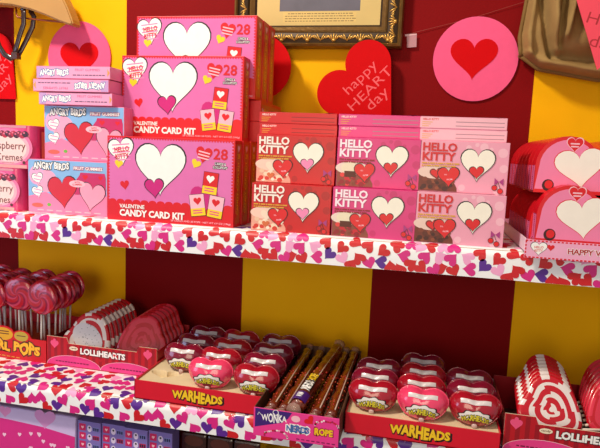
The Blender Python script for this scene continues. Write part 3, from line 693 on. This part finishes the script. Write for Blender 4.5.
# ------------------------------------------------------------------ swirl lollipops in a red box
def swirl_material(name, c1, c2, c3, arms, tw):
    m = bpy.data.materials.new(name); m.use_nodes = True; nt = m.node_tree; b_ = nt.nodes['Principled BSDF']
    tc = nt.nodes.new('ShaderNodeTexCoord'); sp = nt.nodes.new('ShaderNodeSeparateXYZ'); nt.links.new(tc.outputs['Object'], sp.inputs[0])
    def mt(op, a, c=None, v=None):
        n_ = nt.nodes.new('ShaderNodeMath'); n_.operation = op; nt.links.new(a, n_.inputs[0])
        if c is not None: nt.links.new(c, n_.inputs[1])
        elif v is not None: n_.inputs[1].default_value = v
        return n_.outputs[0]
    X_, Z_ = sp.outputs[0], sp.outputs[2]
    ang = mt('MULTIPLY', mt('ARCTAN2', Z_, X_), v=arms/(2*PI)); rr = mt('SQRT', mt('ADD', mt('MULTIPLY', X_, X_), mt('MULTIPLY', Z_, Z_)))
    ph = mt('FRACT', mt('ADD', mt('ADD', ang, mt('MULTIPLY', rr, v=tw)), v=10.0))
    cr_ = nt.nodes.new('ShaderNodeValToRGB'); nt.links.new(ph, cr_.inputs[0]); e = cr_.color_ramp.elements
    e[0].position = 0; e[0].color = lin(c1); e[1].position = .42; e[1].color = lin(c1)
    for p_, c in ((.5, c2), (.68, c2), (.78, c3), (.95, c3)):
        n_ = e.new(p_); n_.color = lin(c)
    nt.links.new(cr_.outputs[0], b_.inputs['Base Color']); b_.inputs['Roughness'].default_value = .25; b_.inputs['Coat Weight'].default_value = .8; b_.inputs['Coat Roughness'].default_value = .12
    nz = nt.nodes.new('ShaderNodeTexNoise'); nz.inputs['Scale'].default_value = 110; bp = nt.nodes.new('ShaderNodeBump'); bp.inputs['Strength'].default_value = .35; bp.inputs['Distance'].default_value = .002
    nt.links.new(tc.outputs['Object'], nz.inputs['Vector']); nt.links.new(nz.outputs['Fac'], bp.inputs['Height']); nt.links.new(bp.outputs['Normal'], b_.inputs['Normal']); nt.links.new(bp.outputs['Normal'], b_.inputs['Coat Normal'])
    return m
SW = swirl_material('candy_swirl', '#D8142C', '#A80C40', '#E4456A', 5, 55)
pop = empty('swirl_lollipop', (0, 0, 0), '', 'lollipop', 'swirl lollipops standing in the red box')
b = MB(); R = .0340
b.lathe([(.0008, -.0056), (R*.35, -.0055), (R*.75, -.0050), (R*.93, -.0032), (R, -.0008), (R, .0008), (R*.93, .0032), (R*.75, .0050), (R*.35, .0055), (.0008, .0056)], SW, 28); d = b.build('candy_disc', pop, (0, 0, .098))
b = MB(); b.tube([(0, 0, -.0335), (0, 0, -.098)], .0019, mat('#E4DCD2', .4), 8); b.build('stick', d)
CN = ['rightmost', 'second from right', 'third from right', 'fourth from right']
used = []
for c in range(4):
    for r_ in range(8):
        place(pop, used, (-.074-.0575*c+.003*math.sin(r_*5+c), -.195+.0136*r_+.0068*(c % 2), -.2355+.003*math.sin(3*r_+c*2)), 'red swirl lollipop, %s row back, %s column in the red box' % (ORD[r_], CN[c]), (random.uniform(-.06, .06), 0, random.uniform(-.08, .08)))
bx = empty('display_box', (-.17, -.14, -.265), 'red lettered cardboard display box holding the swirl lollipops', 'display box')
b = MB(); RB = mat('#C8101C', .4); b.box(-.116, .116, -.066, .085, 0, .002, RB, .0003); b.box(.114, .116, -.066, .085, 0, .040, mat('#B80E1A', .4), .0003); b.box(-.116, -.114, -.066, .085, 0, .040, RB, .0003); b.box(-.116, .116, .083, .085, 0, .05, RB, .0003)
b.box(-.113, .113, -.063, .082, .026, .0275, mat('#A81420', .5), 0); b.build('carton', bx)
b = MB(); F = FY(-.068)
PF = [(-.116, 0), (.116, 0), (.116, .046), (.083, .046)]+[(.060+.020*math.cos(t), .050+.011*math.sin(t)) for t in [PI*j/8 for j in range(9)]]+[(.018+.026*math.cos(t), .052+.015*math.sin(t)) for t in [PI*j/8 for j in range(1, 9)]]+[(-.116, .05)]
b.prism(PF, F, 0, -.002, RB); b.poly(ell(.023, .013, .018, .0505, 26), mat('#D8A21E', .4), F); b.poly(ell(.016, .010, .060, .0490, 26), mat('#B8A03A', .4), F)
for k in range(2): b.poly(rect(.004, .050+.005*k, .032, .052+.005*k), BROWN, F)
b.poly(rect(.050, .049, .070, .0508), BROWN, F)
wv = lambda t, x, y: (x, y*(1+.25*math.cos(t*9))+.002*math.sin(t*12))
b.otext('SWIRL', -.002, .0275, .072, .024, mat('#F2B62A', .4), BROWN, F, -2, .06, .09, wv); b.otext('POPS', .0725, .0250, .060, .024, mat('#F2B62A', .4), BROWN, F, -3, .06, .09, wv)
for k in range(9): b.poly(rot2(rect(-.04+k*.011, .0055, -.032+k*.011, .0072), -2, 0, 0), GOLD, F, .0014)
b.build('front_panel', bx)

# ------------------------------------------------------------------ heart lollipops in striped boxes
def heart_rings(wd, ht, T, m1, m2, tip, rings=11, n=44, tw=2.0):
    """domed heart candy, stripes spiralling in rings"""
    m = MB(); O = [(.34*x+.66*ex, .34*y+.66*ey) for (x, y), (ex, ey) in zip(heart2d(wd, ht, n, 0, 0, tip), [(wd*.5*math.cos(math.radians(tip)+PI-2*PI*(i+.5)/n), wd*.5*math.sin(math.radians(tip)+PI-2*PI*(i+.5)/n)) for i in range(n)])]
    prof = [(1, 0), (.985, .55), (.94, .82)]+[(.94-.94*(k+1)/rings, .86+.14*(k+1)/rings) for k in range(rings-1)]
    for sgn in (-1, 1):
        vs = []; fs = []; ms = []
        for s_, h in prof: vs += [(x*s_, sgn*T*h, y*s_) for x, y in O]
        c = len(vs); vs.append((0, sgn*T, 0))
        for j in range(len(prof)-1):
            for i in range(n):
                fs.append((j*n+i, j*n+(i+1) % n, (j+1)*n+(i+1) % n, (j+1)*n+i)); ms.append((m1 if (i/n*8) % 1 < .34 else m2) if j < 3 else (m1 if (j*.52+i/n*tw) % 2 < .85 else m2))
        for i in range(n): fs.append(((len(prof)-1)*n+i, (len(prof)-1)*n+(i+1) % n, c)); ms.append(m1)
        m.add(vs, fs, ms, True)
    return m
CW = mat('#EDE0DC', .25, coat=.6); CR = mat('#C80E20', .25, coat=.6); CR2 = mat('#DE3048', .25, coat=.6)
def heart_lolly(m1, m2, tip, sx, labelled=False, stick=.05):
    e = empty('heart_lollipop', (0, 0, 0), '', 'lollipop', 'heart lollipops in striped boxes')
    d = heart_rings(.098, .118, .0056, m1, m2, tip).build('candy_heart', e)
    a = math.radians(tip); p0 = Vector((math.cos(a), 0, math.sin(a)))*.054
    b_ = MB(); b_.tube([p0*.9, p0+Vector((sx*stick, .0, .004 if stick > .02 else 0))], .0021, mat('#E8D8C8', .4), 8); b_.build('stick', d)
    if labelled:
        l = MB(); rg_ = random.Random(6); F_ = lambda u, v, o: (u, -.0062-o, v); P = ell(.036, .024, 0, 0, 26); P = rot2(P, -42, 0, 0)
        l.poly(P, mat('#DAD6DC', .5), F_)
        for k in range(34):
            u, v = rg_.gauss(0, .014), rg_.gauss(0, .010); u, v = rot2([(u, v)], -42, 0, 0)[0]; l.poly(rect(u, v, u+.0022, v+.0011), mat('#8C8A92', .6), F_, .0004)
        l.build('paper_label', d)
    return e
def lolly_box(loc, label, nleft, nright, tilt, boxlabel, side, first_labelled):
    x, y, z = loc
    bx = empty('display_box', loc, boxlabel, 'display box', 'striped boxes of heart lollipops')
    b = MB(); S1 = mat('#B80C1E', .4); S2 = mat('#96081A', .4); BK = mat('#5A2A20', .6)
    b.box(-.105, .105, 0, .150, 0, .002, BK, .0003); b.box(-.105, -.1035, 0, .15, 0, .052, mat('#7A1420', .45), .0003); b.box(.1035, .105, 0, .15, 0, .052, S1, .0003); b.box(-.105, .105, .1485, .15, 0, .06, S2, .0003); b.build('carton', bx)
    b = MB(); F = FY(-.0018)
    PF = [(-.105, 0), (.105, 0), (.105, .058), (.072, .058), (.068, .047), (-.062, .047), (-.066, .058), (-.105, .058)]
    b.prism(PF, F, 0, -.0018, S1, CREAM)
    for k in range(17):
        u0 = -.103+k*.0124; top = .0565 if (u0 < -.072 or u0 > .070) else .0460
        b.poly(rect(u0, .001, u0+.006, top), S2, F, .0002)
    for sx in (-.09, .0885): b.poly(heart2d(.0165, .0165, 22, sx, .042), mat('#E8507E', .4), F, .0004); b.poly(ell(.0028, .0036, sx, .0505, 12), mat('#E8507E', .4), F, .0005)
    b.layer = 8
    for c in (-1, 1):
        arc = [(c*.0525+.0525*math.cos(t), .002+.021*math.sin(t)) for t in [PI*j/14 for j in range(15)]]
        b.poly(arc, mat('#E23C86', .4), F); b.strip(arc, .0008, PALE, F, None, False)
        rg_ = random.Random(9+c); u = c*.0525-.035
        for k in range(11): q = rg_.uniform(.003, .006); b.poly(rect(u, .0085, u+q, .0108), mat('#7A1040', .4), F); u += q+.0016
    b.poly(ell(.0085, .0042, -.052, .0385, 16), CREAM, F); b.text('candy', -.052, .0385, .012, .004, BROWN, F)
    b.otext('LOLLiHEARTS', .0040, .0345, .086, .0125, WHITE, BLACK, F, -1, .05, .05)
    b.poly(heart2d(.0055, .006, 14, .0265, .0345), RED, F)
    b.poly(heart2d(.012, .007, 14, 0, .0215), S1, F)
    b.build('front_panel', bx)
    A = heart_lolly(CW, CR, -34, 1, first_labelled); used_ = []
    A2 = heart_lolly(CW, CR, -34, 1) if first_labelled else A
    plain = heart_lolly(CW, CR, -34, 1, False, .003)
    for k in range(nleft):
        p_ = A if k == 0 else (A2 if k == 1 else plain)
        place(p_, used_, (x-.047+.0012*k, y+.031+.0138*k, z+.049+tilt+.0008*k), 'red and white striped heart lollipop, %s of the left stack in the %s box' % ('front' if k == 0 else ORD[k], side), (-.42, 0, .20))
    Bq = heart_lolly(CR, CR2, 205, -1, False, .003)
    for k in range(nright):
        place(Bq, used_, (x+.055+.0012*k, y+.058+.0145*k, z+.048+tilt+.0012*k), 'glossy red heart lollipop, %s of the right stack in the %s box' % ('front' if k == 0 else ORD[k], side), (-.42, 0, .20))
    bx.scale = (1.115, 1, 1)
lolly_box((.066, -.207, -.265), '', 8, 6, 0, 'striped red box of heart lollipops on the left of the lower shelf', 'left-hand', True)
lolly_box((.9130, -.289, -.265), '', 7, 6, .010, 'striped red box of heart lollipops at the bottom right corner', 'right-hand', False)

# ------------------------------------------------------------------ plastic hearts in red trays
def bound(O, a):
    best = 0; dx, dz = math.cos(a), math.sin(a); n = len(O)
    for i in range(n):
        x1, y1 = O[i]; x2, y2 = O[(i+1) % n]; ex, ey = x2-x1, y2-y1; den = dx*ey-dz*ex
        if abs(den) < 1e-12: continue
        t = (x1*ey-y1*ex)/den; s_ = (x1*dz-y1*dx)/den
        if t > 0 and -1e-9 <= s_ <= 1+1e-9: best = max(best, t)
    return best
def spline(C, per=5):
    n = len(C); out = []
    for i in range(n):
        p0, p1, p2, p3 = C[i-1], C[i], C[(i+1) % n], C[(i+2) % n]
        for k in range(per):
            t = k/per; out.append(tuple(.5*(2*p1[q]+(p2[q]-p0[q])*t+(2*p0[q]-5*p1[q]+4*p2[q]-p3[q])*t*t+(3*p1[q]-p0[q]-3*p2[q]+p3[q])*t**3) for q in (0, 1)))
    return out
HC_ = [(0, .0235), (.010, .0280), (.021, .0285), (.031, .0215), (.0365, .0085), (.0335, -.0065), (.0245, -.0205), (.0120, -.0285)]
HC_ = [(x*1.06, y*.86) for x, y in HC_]
HO = spline(HC_+[(0, -.0258)]+[(-x, y) for x, y in HC_[:0:-1]], 3); HT = .0200
def rad(u, v): return min(1, math.hypot(u, v)/(bound(HO, math.atan2(v, u)) or 1))
def FD(u, v, o): return (u, -(HT*max(0, 1-rad(u, v)**2.6)**.5)-o, v)
def plastic_heart(c1):
    e = empty('plastic_heart', (0, 0, 0), '', 'candy container', 'plastic candy hearts in the red trays')
    m = MB(); S = mat(c1, .16, .5, coat=1.0, var=.10, scale=90, bump=.16, bscale=170); n = len(HO); K = 9
    ks = [1-(1-(k/K))**1.6 for k in range(K+1)]
    for sgn in (-1, 1):
        vs = []; fs = []
        for s_ in [1-q for q in ks[:-1]]:
            h = HT*(1-s_**2.6)**.5 if s_ < 1 else 0
            vs += [(x*s_, sgn*h, y*s_+.026) for x, y in HO]
        c = len(vs); vs.append((0, sgn*HT, .026))
        for j in range(K-1):
            for i in range(n): fs.append((j*n+i, j*n+(i+1) % n, (j+1)*n+(i+1) % n, (j+1)*n+i))
        for i in range(n): fs.append(((K-1)*n+i, (K-1)*n+(i+1) % n, c))
        m.add(vs, fs, S, True)
    sh = m.build('shell', e)
    # seam around the edge
    b = MB(); b.tube([(x*1.01, 0, y*1.01+.026) for x, y in HO]+[(HO[0][0]*1.01, 0, HO[0][1]*1.01+.026)], .0012, S, 6); b.build('seam', sh)
    # white seal band across both lobes
    F = lambda u, v, o: tuple(Vector(FD(u, v, o))+Vector((0, 0, .026)))
    b = MB(); cols = 25; vs = []
    for i in range(cols):
        u = -.0225+.045*i/(cols-1); zt = .0190-.0022*math.exp(-(u/.009)**2)-.0010*(u/.0225)**4
        for q in range(5): vs.append(F(u, zt-.0015*q, .0005))
    b.add(vs, [(i*5+q, (i+1)*5+q, (i+1)*5+q+1, i*5+q+1) for i in range(cols-1) for q in range(4)], mat('#D2C8C8', .3, coat=.4), True); b.build('seal_band', e)
    # badge
    b = MB(); BW = mat('#E6E0D8', .35); Gy = mat('#D8C832', .35); GR = mat('#6A8A24', .4)
    def cloud(k): return [(k*(.0235*math.cos(t)*(1+.08*math.cos(9*t))), -.0100+k*(.0118*math.sin(t)*(1+.10*math.cos(9*t)))) for t in [2*PI*j/54 for j in range(54)] if math.sin(t) > -.35]
    b.drape(cloud(1.10), BLACK, F, .0004); b.drape(cloud(1.0), BW, F, .0006)
    b.drape(ell(.0075, .0042, 0, -.0158, 18), mat('#8A2430', .4), F, .0008)
    wv = lambda t, x, y: (x, y*(1.25-.5*abs(t))-.020*t*t)
    b.layer = 42; b.otext('WARHEADS', 0, -.0082, .041, .0080, Gy, BLACK, F, 0, .05, .07, wv); b.build('badge', e)
    # clear spout at the tip
    b = MB(); b.lathe([(.0032, -.004), (.0042, -.003), (.0042, .002), (.003, .003)], mat('#C9A8A0', .2, coat=.6), 12, Matrix.Translation((0, -.0125, .0050))); b.box(-.0042, .0042, -.0150, -.004, -.001, .004, mat('#B9908C', .25, coat=.6), .001); b.build('spout', e)
    return e
def heart_tray(cx, y0, dx, dy, label, tint, side, cols, rz=0):
    W, D, H = .2345, .205+dy, .0335
    t = empty('display_tray', (cx, y0, -.265), label, 'tray', 'red trays of plastic hearts', (0, 0, rz))
    b = MB(); TR = mat('#D20A28', .4); TS = mat('#B80E1A', .4)
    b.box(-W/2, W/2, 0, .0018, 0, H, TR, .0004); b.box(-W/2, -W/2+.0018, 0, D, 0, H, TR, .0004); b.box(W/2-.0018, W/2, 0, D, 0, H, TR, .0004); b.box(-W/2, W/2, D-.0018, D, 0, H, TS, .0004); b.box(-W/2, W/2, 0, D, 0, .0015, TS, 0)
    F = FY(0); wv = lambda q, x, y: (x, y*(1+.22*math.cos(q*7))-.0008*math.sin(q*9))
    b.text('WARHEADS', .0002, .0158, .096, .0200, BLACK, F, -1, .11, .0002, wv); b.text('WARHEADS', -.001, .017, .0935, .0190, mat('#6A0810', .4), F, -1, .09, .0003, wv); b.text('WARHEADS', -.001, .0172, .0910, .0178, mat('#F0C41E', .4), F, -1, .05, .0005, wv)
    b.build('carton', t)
    b = MB(); IN = mat('#E4CFA8', .45, var=.06)
    # cream insert; where no heart stands the heart-shaped well shows
    q = bmesh.new(); zt = H-.004
    def loop(P, z):
        vv = [q.verts.new((x, y, z)) for x, y in P]; return [q.edges.new((vv[i], vv[(i+1) % len(vv)])) for i in range(len(vv))], vv
    ed, _ = loop([(-W/2+.002, .002), (W/2-.002, .002), (W/2-.002, D-.002), (-W/2+.002, D-.002)], zt); alled = ed; wells = cols['wells']; wv_ = []
    for (wx, wy) in wells:
        P = [(wx+x, wy+y*.62) for x, y in heart2d(.060, .060, 28)]; e2, v2 = loop(P, zt); alled += e2; wv_.append((wx, wy, v2))
    bmesh.ops.triangle_fill(q, use_beauty=True, use_dissolve=False, edges=alled)
    for wx, wy, v2 in wv_:
        low = [q.verts.new((wx+(v.co.x-wx)*.82, wy+(v.co.y-wy)*.82, zt-.013)) for v in v2]; k = len(v2)
        for i in range(k): q.faces.new((v2[i], v2[(i+1) % k], low[(i+1) % k], low[i]))
        q.faces.new(low)
    def inside(x, y, P): return sum(((P[i][1] > y) != (P[i-1][1] > y)) and x < (P[i-1][0]-P[i][0])*(y-P[i][1])/(P[i-1][1]-P[i][1])+P[i][0] for i in range(len(P))) % 2
    bad = []
    for f_ in q.faces:
        c_ = f_.calc_center_median()
        if c_.z > zt-.001:
            for wx, wy, v2 in wv_:
                if inside(c_.x, c_.y, [(v.co.x, v.co.y) for v in v2]): bad.append(f_); break
    bmesh.ops.delete(q, geom=bad, context='FACES_ONLY')
    b.bm(q, IN, False); b.build('insert', t)
    return t, zt-.265
HW = {'red': plastic_heart('#A80E24'), 'pink': plastic_heart('#EC3E68'), 'dark': plastic_heart('#7E0C2A')}
used = []
t1 = {'wells': [(-.082, .046)]}
_, zt = heart_tray(.3025, -.297, 0, 0, 'shallow red tray of plastic candy hearts with one empty well, left of the rope candy', None, 'left', t1)
t2 = {'wells': []}
_, zt = heart_tray(.6725, -.310, 0, 0, 'shallow full red tray of plastic candy hearts, right of the rope candy', None, 'right', t2)
def put_hearts(side, colx, ys, kinds, names):
    for c, (x_, yy, kk) in enumerate(zip(colx, ys, kinds)):
        for r_, (y_, kd) in enumerate(zip(yy, kk)):
            place(HW[kd], used, (x_+.0015*math.sin(r_*4+c), y_, zt-.0025), '%s plastic heart, %s, %s column of the %s tray' % ({'red': 'glossy red', 'pink': 'bright pink', 'dark': 'dark red'}[kd], 'frontmost' if r_ == 0 else ORD[r_]+' from the front', names[c], side), (-.13, 0, random.uniform(-.05, .05)+.02))
CNM = ['left', 'middle', 'right']
put_hearts('left', [.244, .315, .397], [[-.222, -.165, -.110], [-.277, -.222, -.167, -.112], [-.279, -.222, -.165, -.110]], [['dark', 'dark', 'dark'], ['pink', 'red', 'red', 'red'], ['red', 'dark', 'dark', 'dark']], CNM)
put_hearts('right', [.595, .672, .751], [[-.281, -.230, -.180], [-.286, -.235, -.182, -.130], [-.282, -.233, -.181]], [['red', 'dark', 'dark'], ['pink', 'red', 'red', 'dark'], ['red', 'dark', 'dark']], CNM)

# ------------------------------------------------------------------ rope candy box
nb = empty('display_box', (.487, -.358, -.265), 'long pink and purple open box of rope candy between the two red trays', 'display box')
b = MB(); NP = mat('#E4388C', .38); NB = mat('#5A3420', .6)
W, D, H = .132, .290, .046
b.box(-W/2, W/2, 0, D, 0, .0015, NB, 0); b.box(-W/2, -W/2+.0015, 0, D, 0, H, NB, .0003); b.box(W/2-.0015, W/2, 0, D, 0, H, NB, .0003); b.box(-W/2, W/2, D-.0015, D, 0, H+.004, NB, .0003); b.build('carton', nb)
b = MB(); b.box(-W/2-.0004, W/2+.0004, -.0022, -.0002, 0, H-.001, NP, .0004); F = FY(-.0022)
b.poly([(-.064, .0445), (-.006, .0445), (-.012, .034), (-.022, .026), (-.040, .021), (-.064, .014)], mat('#3A1A70', .38), F); b.text('WONKA', -.034, .0318, .040, .0125, WHITE, F, 2, .03, None, lambda t, x, y: (x, y*(1+.3*math.cos(t*6)))); b.strip(ell(.0042, .0042, -.0315, .041, 16), .0009, WHITE, F); b.strip([(-.060, .034), (-.058, .0385), (-.0545, .035)], .0008, WHITE, F, None, False)
b.otext('NERDS', .004, .0195, .036, .0112, mat('#4A6AA8', .4), WHITE, F, 0, .05, .10, lambda t, x, y: (x, y*(1+.2*math.cos(t*20)))); b.otext('ROPE', .0435, .0205, .028, .0112, mat('#F0C21E', .4), mat('#8A1830', .4), F, 0, .05, .08, lambda t, x, y: (x, y*(1+.15*math.cos(t*17))))
b.poly(ell(.007, .0052, .0, .0355, 14), PALE, F); b.poly(heart2d(.017, .013, 20, .022, .0355, -45), RED, F)
rg = random.Random(12)
for cx_, cz_ in ((.048, .040), (-.030, .0135)):
    for k in range(18):
        a = PI*k/17*1.0; b.poly(ell(.0017, .0015, cx_+.018*math.cos(a), cz_-.010+.009*math.sin(a)+rg.uniform(-.001, .001), 8), mat(rg.choice(['#F2DDE0', '#C81830', '#A01848', '#F0A0B8']), .4), F, .0010)
for k in range(8): b.poly(rect(.002+k*.0078, .0035, .007+k*.0078, .005), mat('#7A1050', .4), F, .0010)
b.build('front_panel', nb)
def rope(r, wrap, big):
    e = empty('rope_candy', (0, 0, 0), '', 'candy rope', 'wrapped candy ropes in the long box')
    m = MB(); K = 26; L = .255; path = [(.0008*math.sin(k*.9), L*k/K, .0006*math.sin(k*1.3)) for k in range(K+1)]
    m.tube(path, [r*(.92+.10*math.sin(k*2.1)) for k in range(K+1)], mat('#74280E', .25, .5, coat=.8, var=.6, scale=160, bump=.9, bscale=260), 12)
    rope_ = m.build('candy_rope', e)
    rg_ = random.Random(int(r*1e5)); b_ = MB()                       # red beads of candy showing in the front half
    for k in range(34):
        a = rg_.uniform(0, PI); y_ = rg_.uniform(.0, L*.55)
        q = bmesh.new(); bmesh.ops.create_icosphere(q, subdivisions=1, radius=r*.15); b_.bm(q, mat(rg_.choice(['#B82018', '#C03418', '#981410', '#C85A22']), .3, coat=.5), True, Matrix.Translation((r*.93*math.cos(a), y_, r*.93*math.sin(a))))
    o_ = b_.build('candy_beads', rope_); o_['kind'] = 'stuff'
    b_ = MB(); b_.tube([(0, -.003, 0), (0, -.008, .001), (0, -.014, .002)], [r*.5, r*.8, r*1.0], mat('#C9A090', .15, coat=.8, alpha=.4), 8, 1.0); b_.tube([(0, L, 0), (0, L+.008, .002), (0, L+.014, .004)], [r*.5, r*.8, r*1.0], mat('#C9A090', .15, coat=.8, alpha=.4), 8); b_.tube([(r*.55, .01, r*.86), (r*.5, L*.5, r*.9), (r*.55, L*.95, r*.86)], .0011, mat('#E9CDB8', .15, coat=.8, alpha=.6), 6); b_.build('wrapper', e)
    if big:
        b_ = MB(); FC = lambda u, v, o: ((r*1.15+o)*math.sin(u/r), v, (r*1.15+o)*math.cos(u/r))
        b_.poly(rect(-.011, .004, .011, .030), mat('#3A1A70', .35), FC, .0002) if False else None
        n_ = 8
        for (v0, v1, c) in ((.002, .030, '#46207A'), (.030, .098, '#5A2014')):
            us_ = [-.013+.026*i/n_ for i in range(n_+1)]
            b_.add([FC(u, v, .0002) for v in (v0, v1) for u in us_], [(i, i+1, n_+2+i, n_+1+i) for i in range(n_)], mat(c, .3, coat=.5), True)
        FC2 = lambda u, v, o: ((r*1.15+.0013+o)*math.sin(u/r), v, (r*1.15+.0013+o)*math.cos(u/r))
        b_.text('WONKA', .0, .016, .014, .008, WHITE, FC2, 90, .02, .0005)
        b_.otext('NERDS', .001, .052, .030, .013, WHITE, BLACK, FC2, 90, .05, .1); b_.otext('ROPE', .001, .083, .024, .012, mat('#F0C21E', .35), BLACK, FC2, 90, .05, .08)
        b_.build('label', e)
    return e
used = []; rp = rope(.0095, True, False); bgp = rope(.0125, True, True)
NAMES = ['against the left wall of the long box', 'second from the left in the long box', 'third from the left in the long box', 'fourth from the left in the long box', 'fifth from the left in the long box', 'against the right wall of the long box']
for k in range(6): place(rp, used, (.436+.0203*k, -.338, -.2515), 'wrapped orange-brown rope candy, bottom layer, '+NAMES[k].replace(' of the long box', ' wall').replace(' wall wall', ' wall').replace(' in the long box', ''), (0, 0, 0))
for k, (x_, rz, rx) in enumerate(((.441, -.03, .035), (.461, -.05, .03), (.512, -.04, .04), (.536, -.02, .05))):
    place(rp, used, (x_, -.336, -.2315), 'wrapped orange-brown rope candy, top layer, %s' % ('leftmost', 'just left of the lettered one', 'just right of the lettered one', 'rightmost')[k], (rx, 0, rz))
place(bgp, used, (.482, -.334, -.2235), 'thick rope candy with lettered label lying on top of the others', (.05, 0, -.10))

# ------------------------------------------------------------------ goods below the lower shelf
b = MB(); LV = mat('#B9A2D2', .4); F = FY(0)
b.box(-.17, .17, 0, .05, 0, .250, LV, .004)
band = [(-.10, .165), (.168, .165), (.168, .213), (.10, .222), (.03, .226), (-.04, .228), (-.10, .226)]
b.poly([(-.168, .135), (.168, .15), (.168, .248), (-.168, .248)], mat('#C7B4DE', .4), F); b.poly(band, mat('#D02880', .4), F); b.poly(heart2d(.05, .046, 28, -.105, .222), mat('#DE5CA0', .4), F); b.poly(heart2d(.038, .035, 28, -.105, .222), mat('#E9B8D6', .4), F)
b.poly(heart2d(.026, .022, 24, .02, .239), mat('#D98ABF', .4), F); b.poly(heart2d(.045, .036, 24, .105, .236), mat('#CC8CC4', .4), F)
rg = random.Random(3)
for k in range(16): b.poly(heart2d(.008, .008, 16, rg.uniform(-.06, .155), rg.uniform(.172, .210)), mat('#EFC4DC', .4), F)
for r_ in range(9):
    for k in range(6):
        x_ = -.165+k*.056+(.02 if r_ % 2 else 0)
        if x_+.04 < .168: b.poly(rect(x_, .148-r_*.016, x_+.040, .157-r_*.016), mat(('#C02060', '#5A5AA8', '#D8B0DA')[(r_+k) % 3], .4), F)
tag(b.build('gift_bag', None, (-.107, -.298, -.575), (-.06, 0, 0)), 'lilac gift bag with a pink heart band at the bottom left corner', 'gift bag')
def pack():
    m = MB(); W, H, D = .0456, .246, .03; m.box(-W/2, W/2, 0, D, 0, H, mat('#7C6CB4', .4), .001); F = FY(0); rg_ = random.Random(1)
    for r_ in range(14):
        z_ = H-.012-r_*.0165
        m.poly(rect(-.020, z_-.006, -.007, z_+.007), mat('#C8205E', .4), F, .0002); m.poly(heart2d(.006, .006, 12, -.0135, z_), PALE, F, .0003); m.poly(ell(.0048, .0062, .0005, z_-.001, 14), mat('#D8C8E4', .4), F, .0002); m.poly(ell(.002, .002, .0005, z_+.001, 10), BLACK, F, .0003)
        m.poly(rect(.007, z_-.005, .020, z_+.003), mat(('#7A7CC0', '#B8204A')[r_ % 2], .4), F, .0002)
        for q in range(3): m.poly(rect(.008+q*.004, z_-.0042, .0108+q*.004, z_+.0015), mat('#23204A', .4), F, .0003)
    return m
pk = pack().build('sticker_pack'); tag(pk, '', 'sticker pack', 'purple patterned packs below the shelf'); used = []
for k in range(4): place(pk, used, (.090+.046*k, -.285+.003*(k % 2), -.575), 'purple pack printed with small pink hearts, %s of the four below the shelf' % ('leftmost', 'second', 'third', 'rightmost')[k], (0, 0, 0))
b = MB(); b.box(-.024, .024, 0, .05, 0, .235, mat('#3A1A18', .2, coat=.8), .004); F = FY(0)
for r_ in range(9): b.poly(ell(.018, .010, 0, .222-r_*.025, 20), mat('#5A2A22', .25, coat=.6), F, .0003)
bp_ = b.build('candy_bag'); tag(bp_, '', 'candy bag', 'brown clear bags below the left tray'); used = []
for k in range(3): place(bp_, used, (.278+.05*k, -.262, -.575), 'dark brown clear candy bag, %s of three under the left tray' % ('leftmost', 'middle', 'rightmost')[k], (-.05, 0, 0))
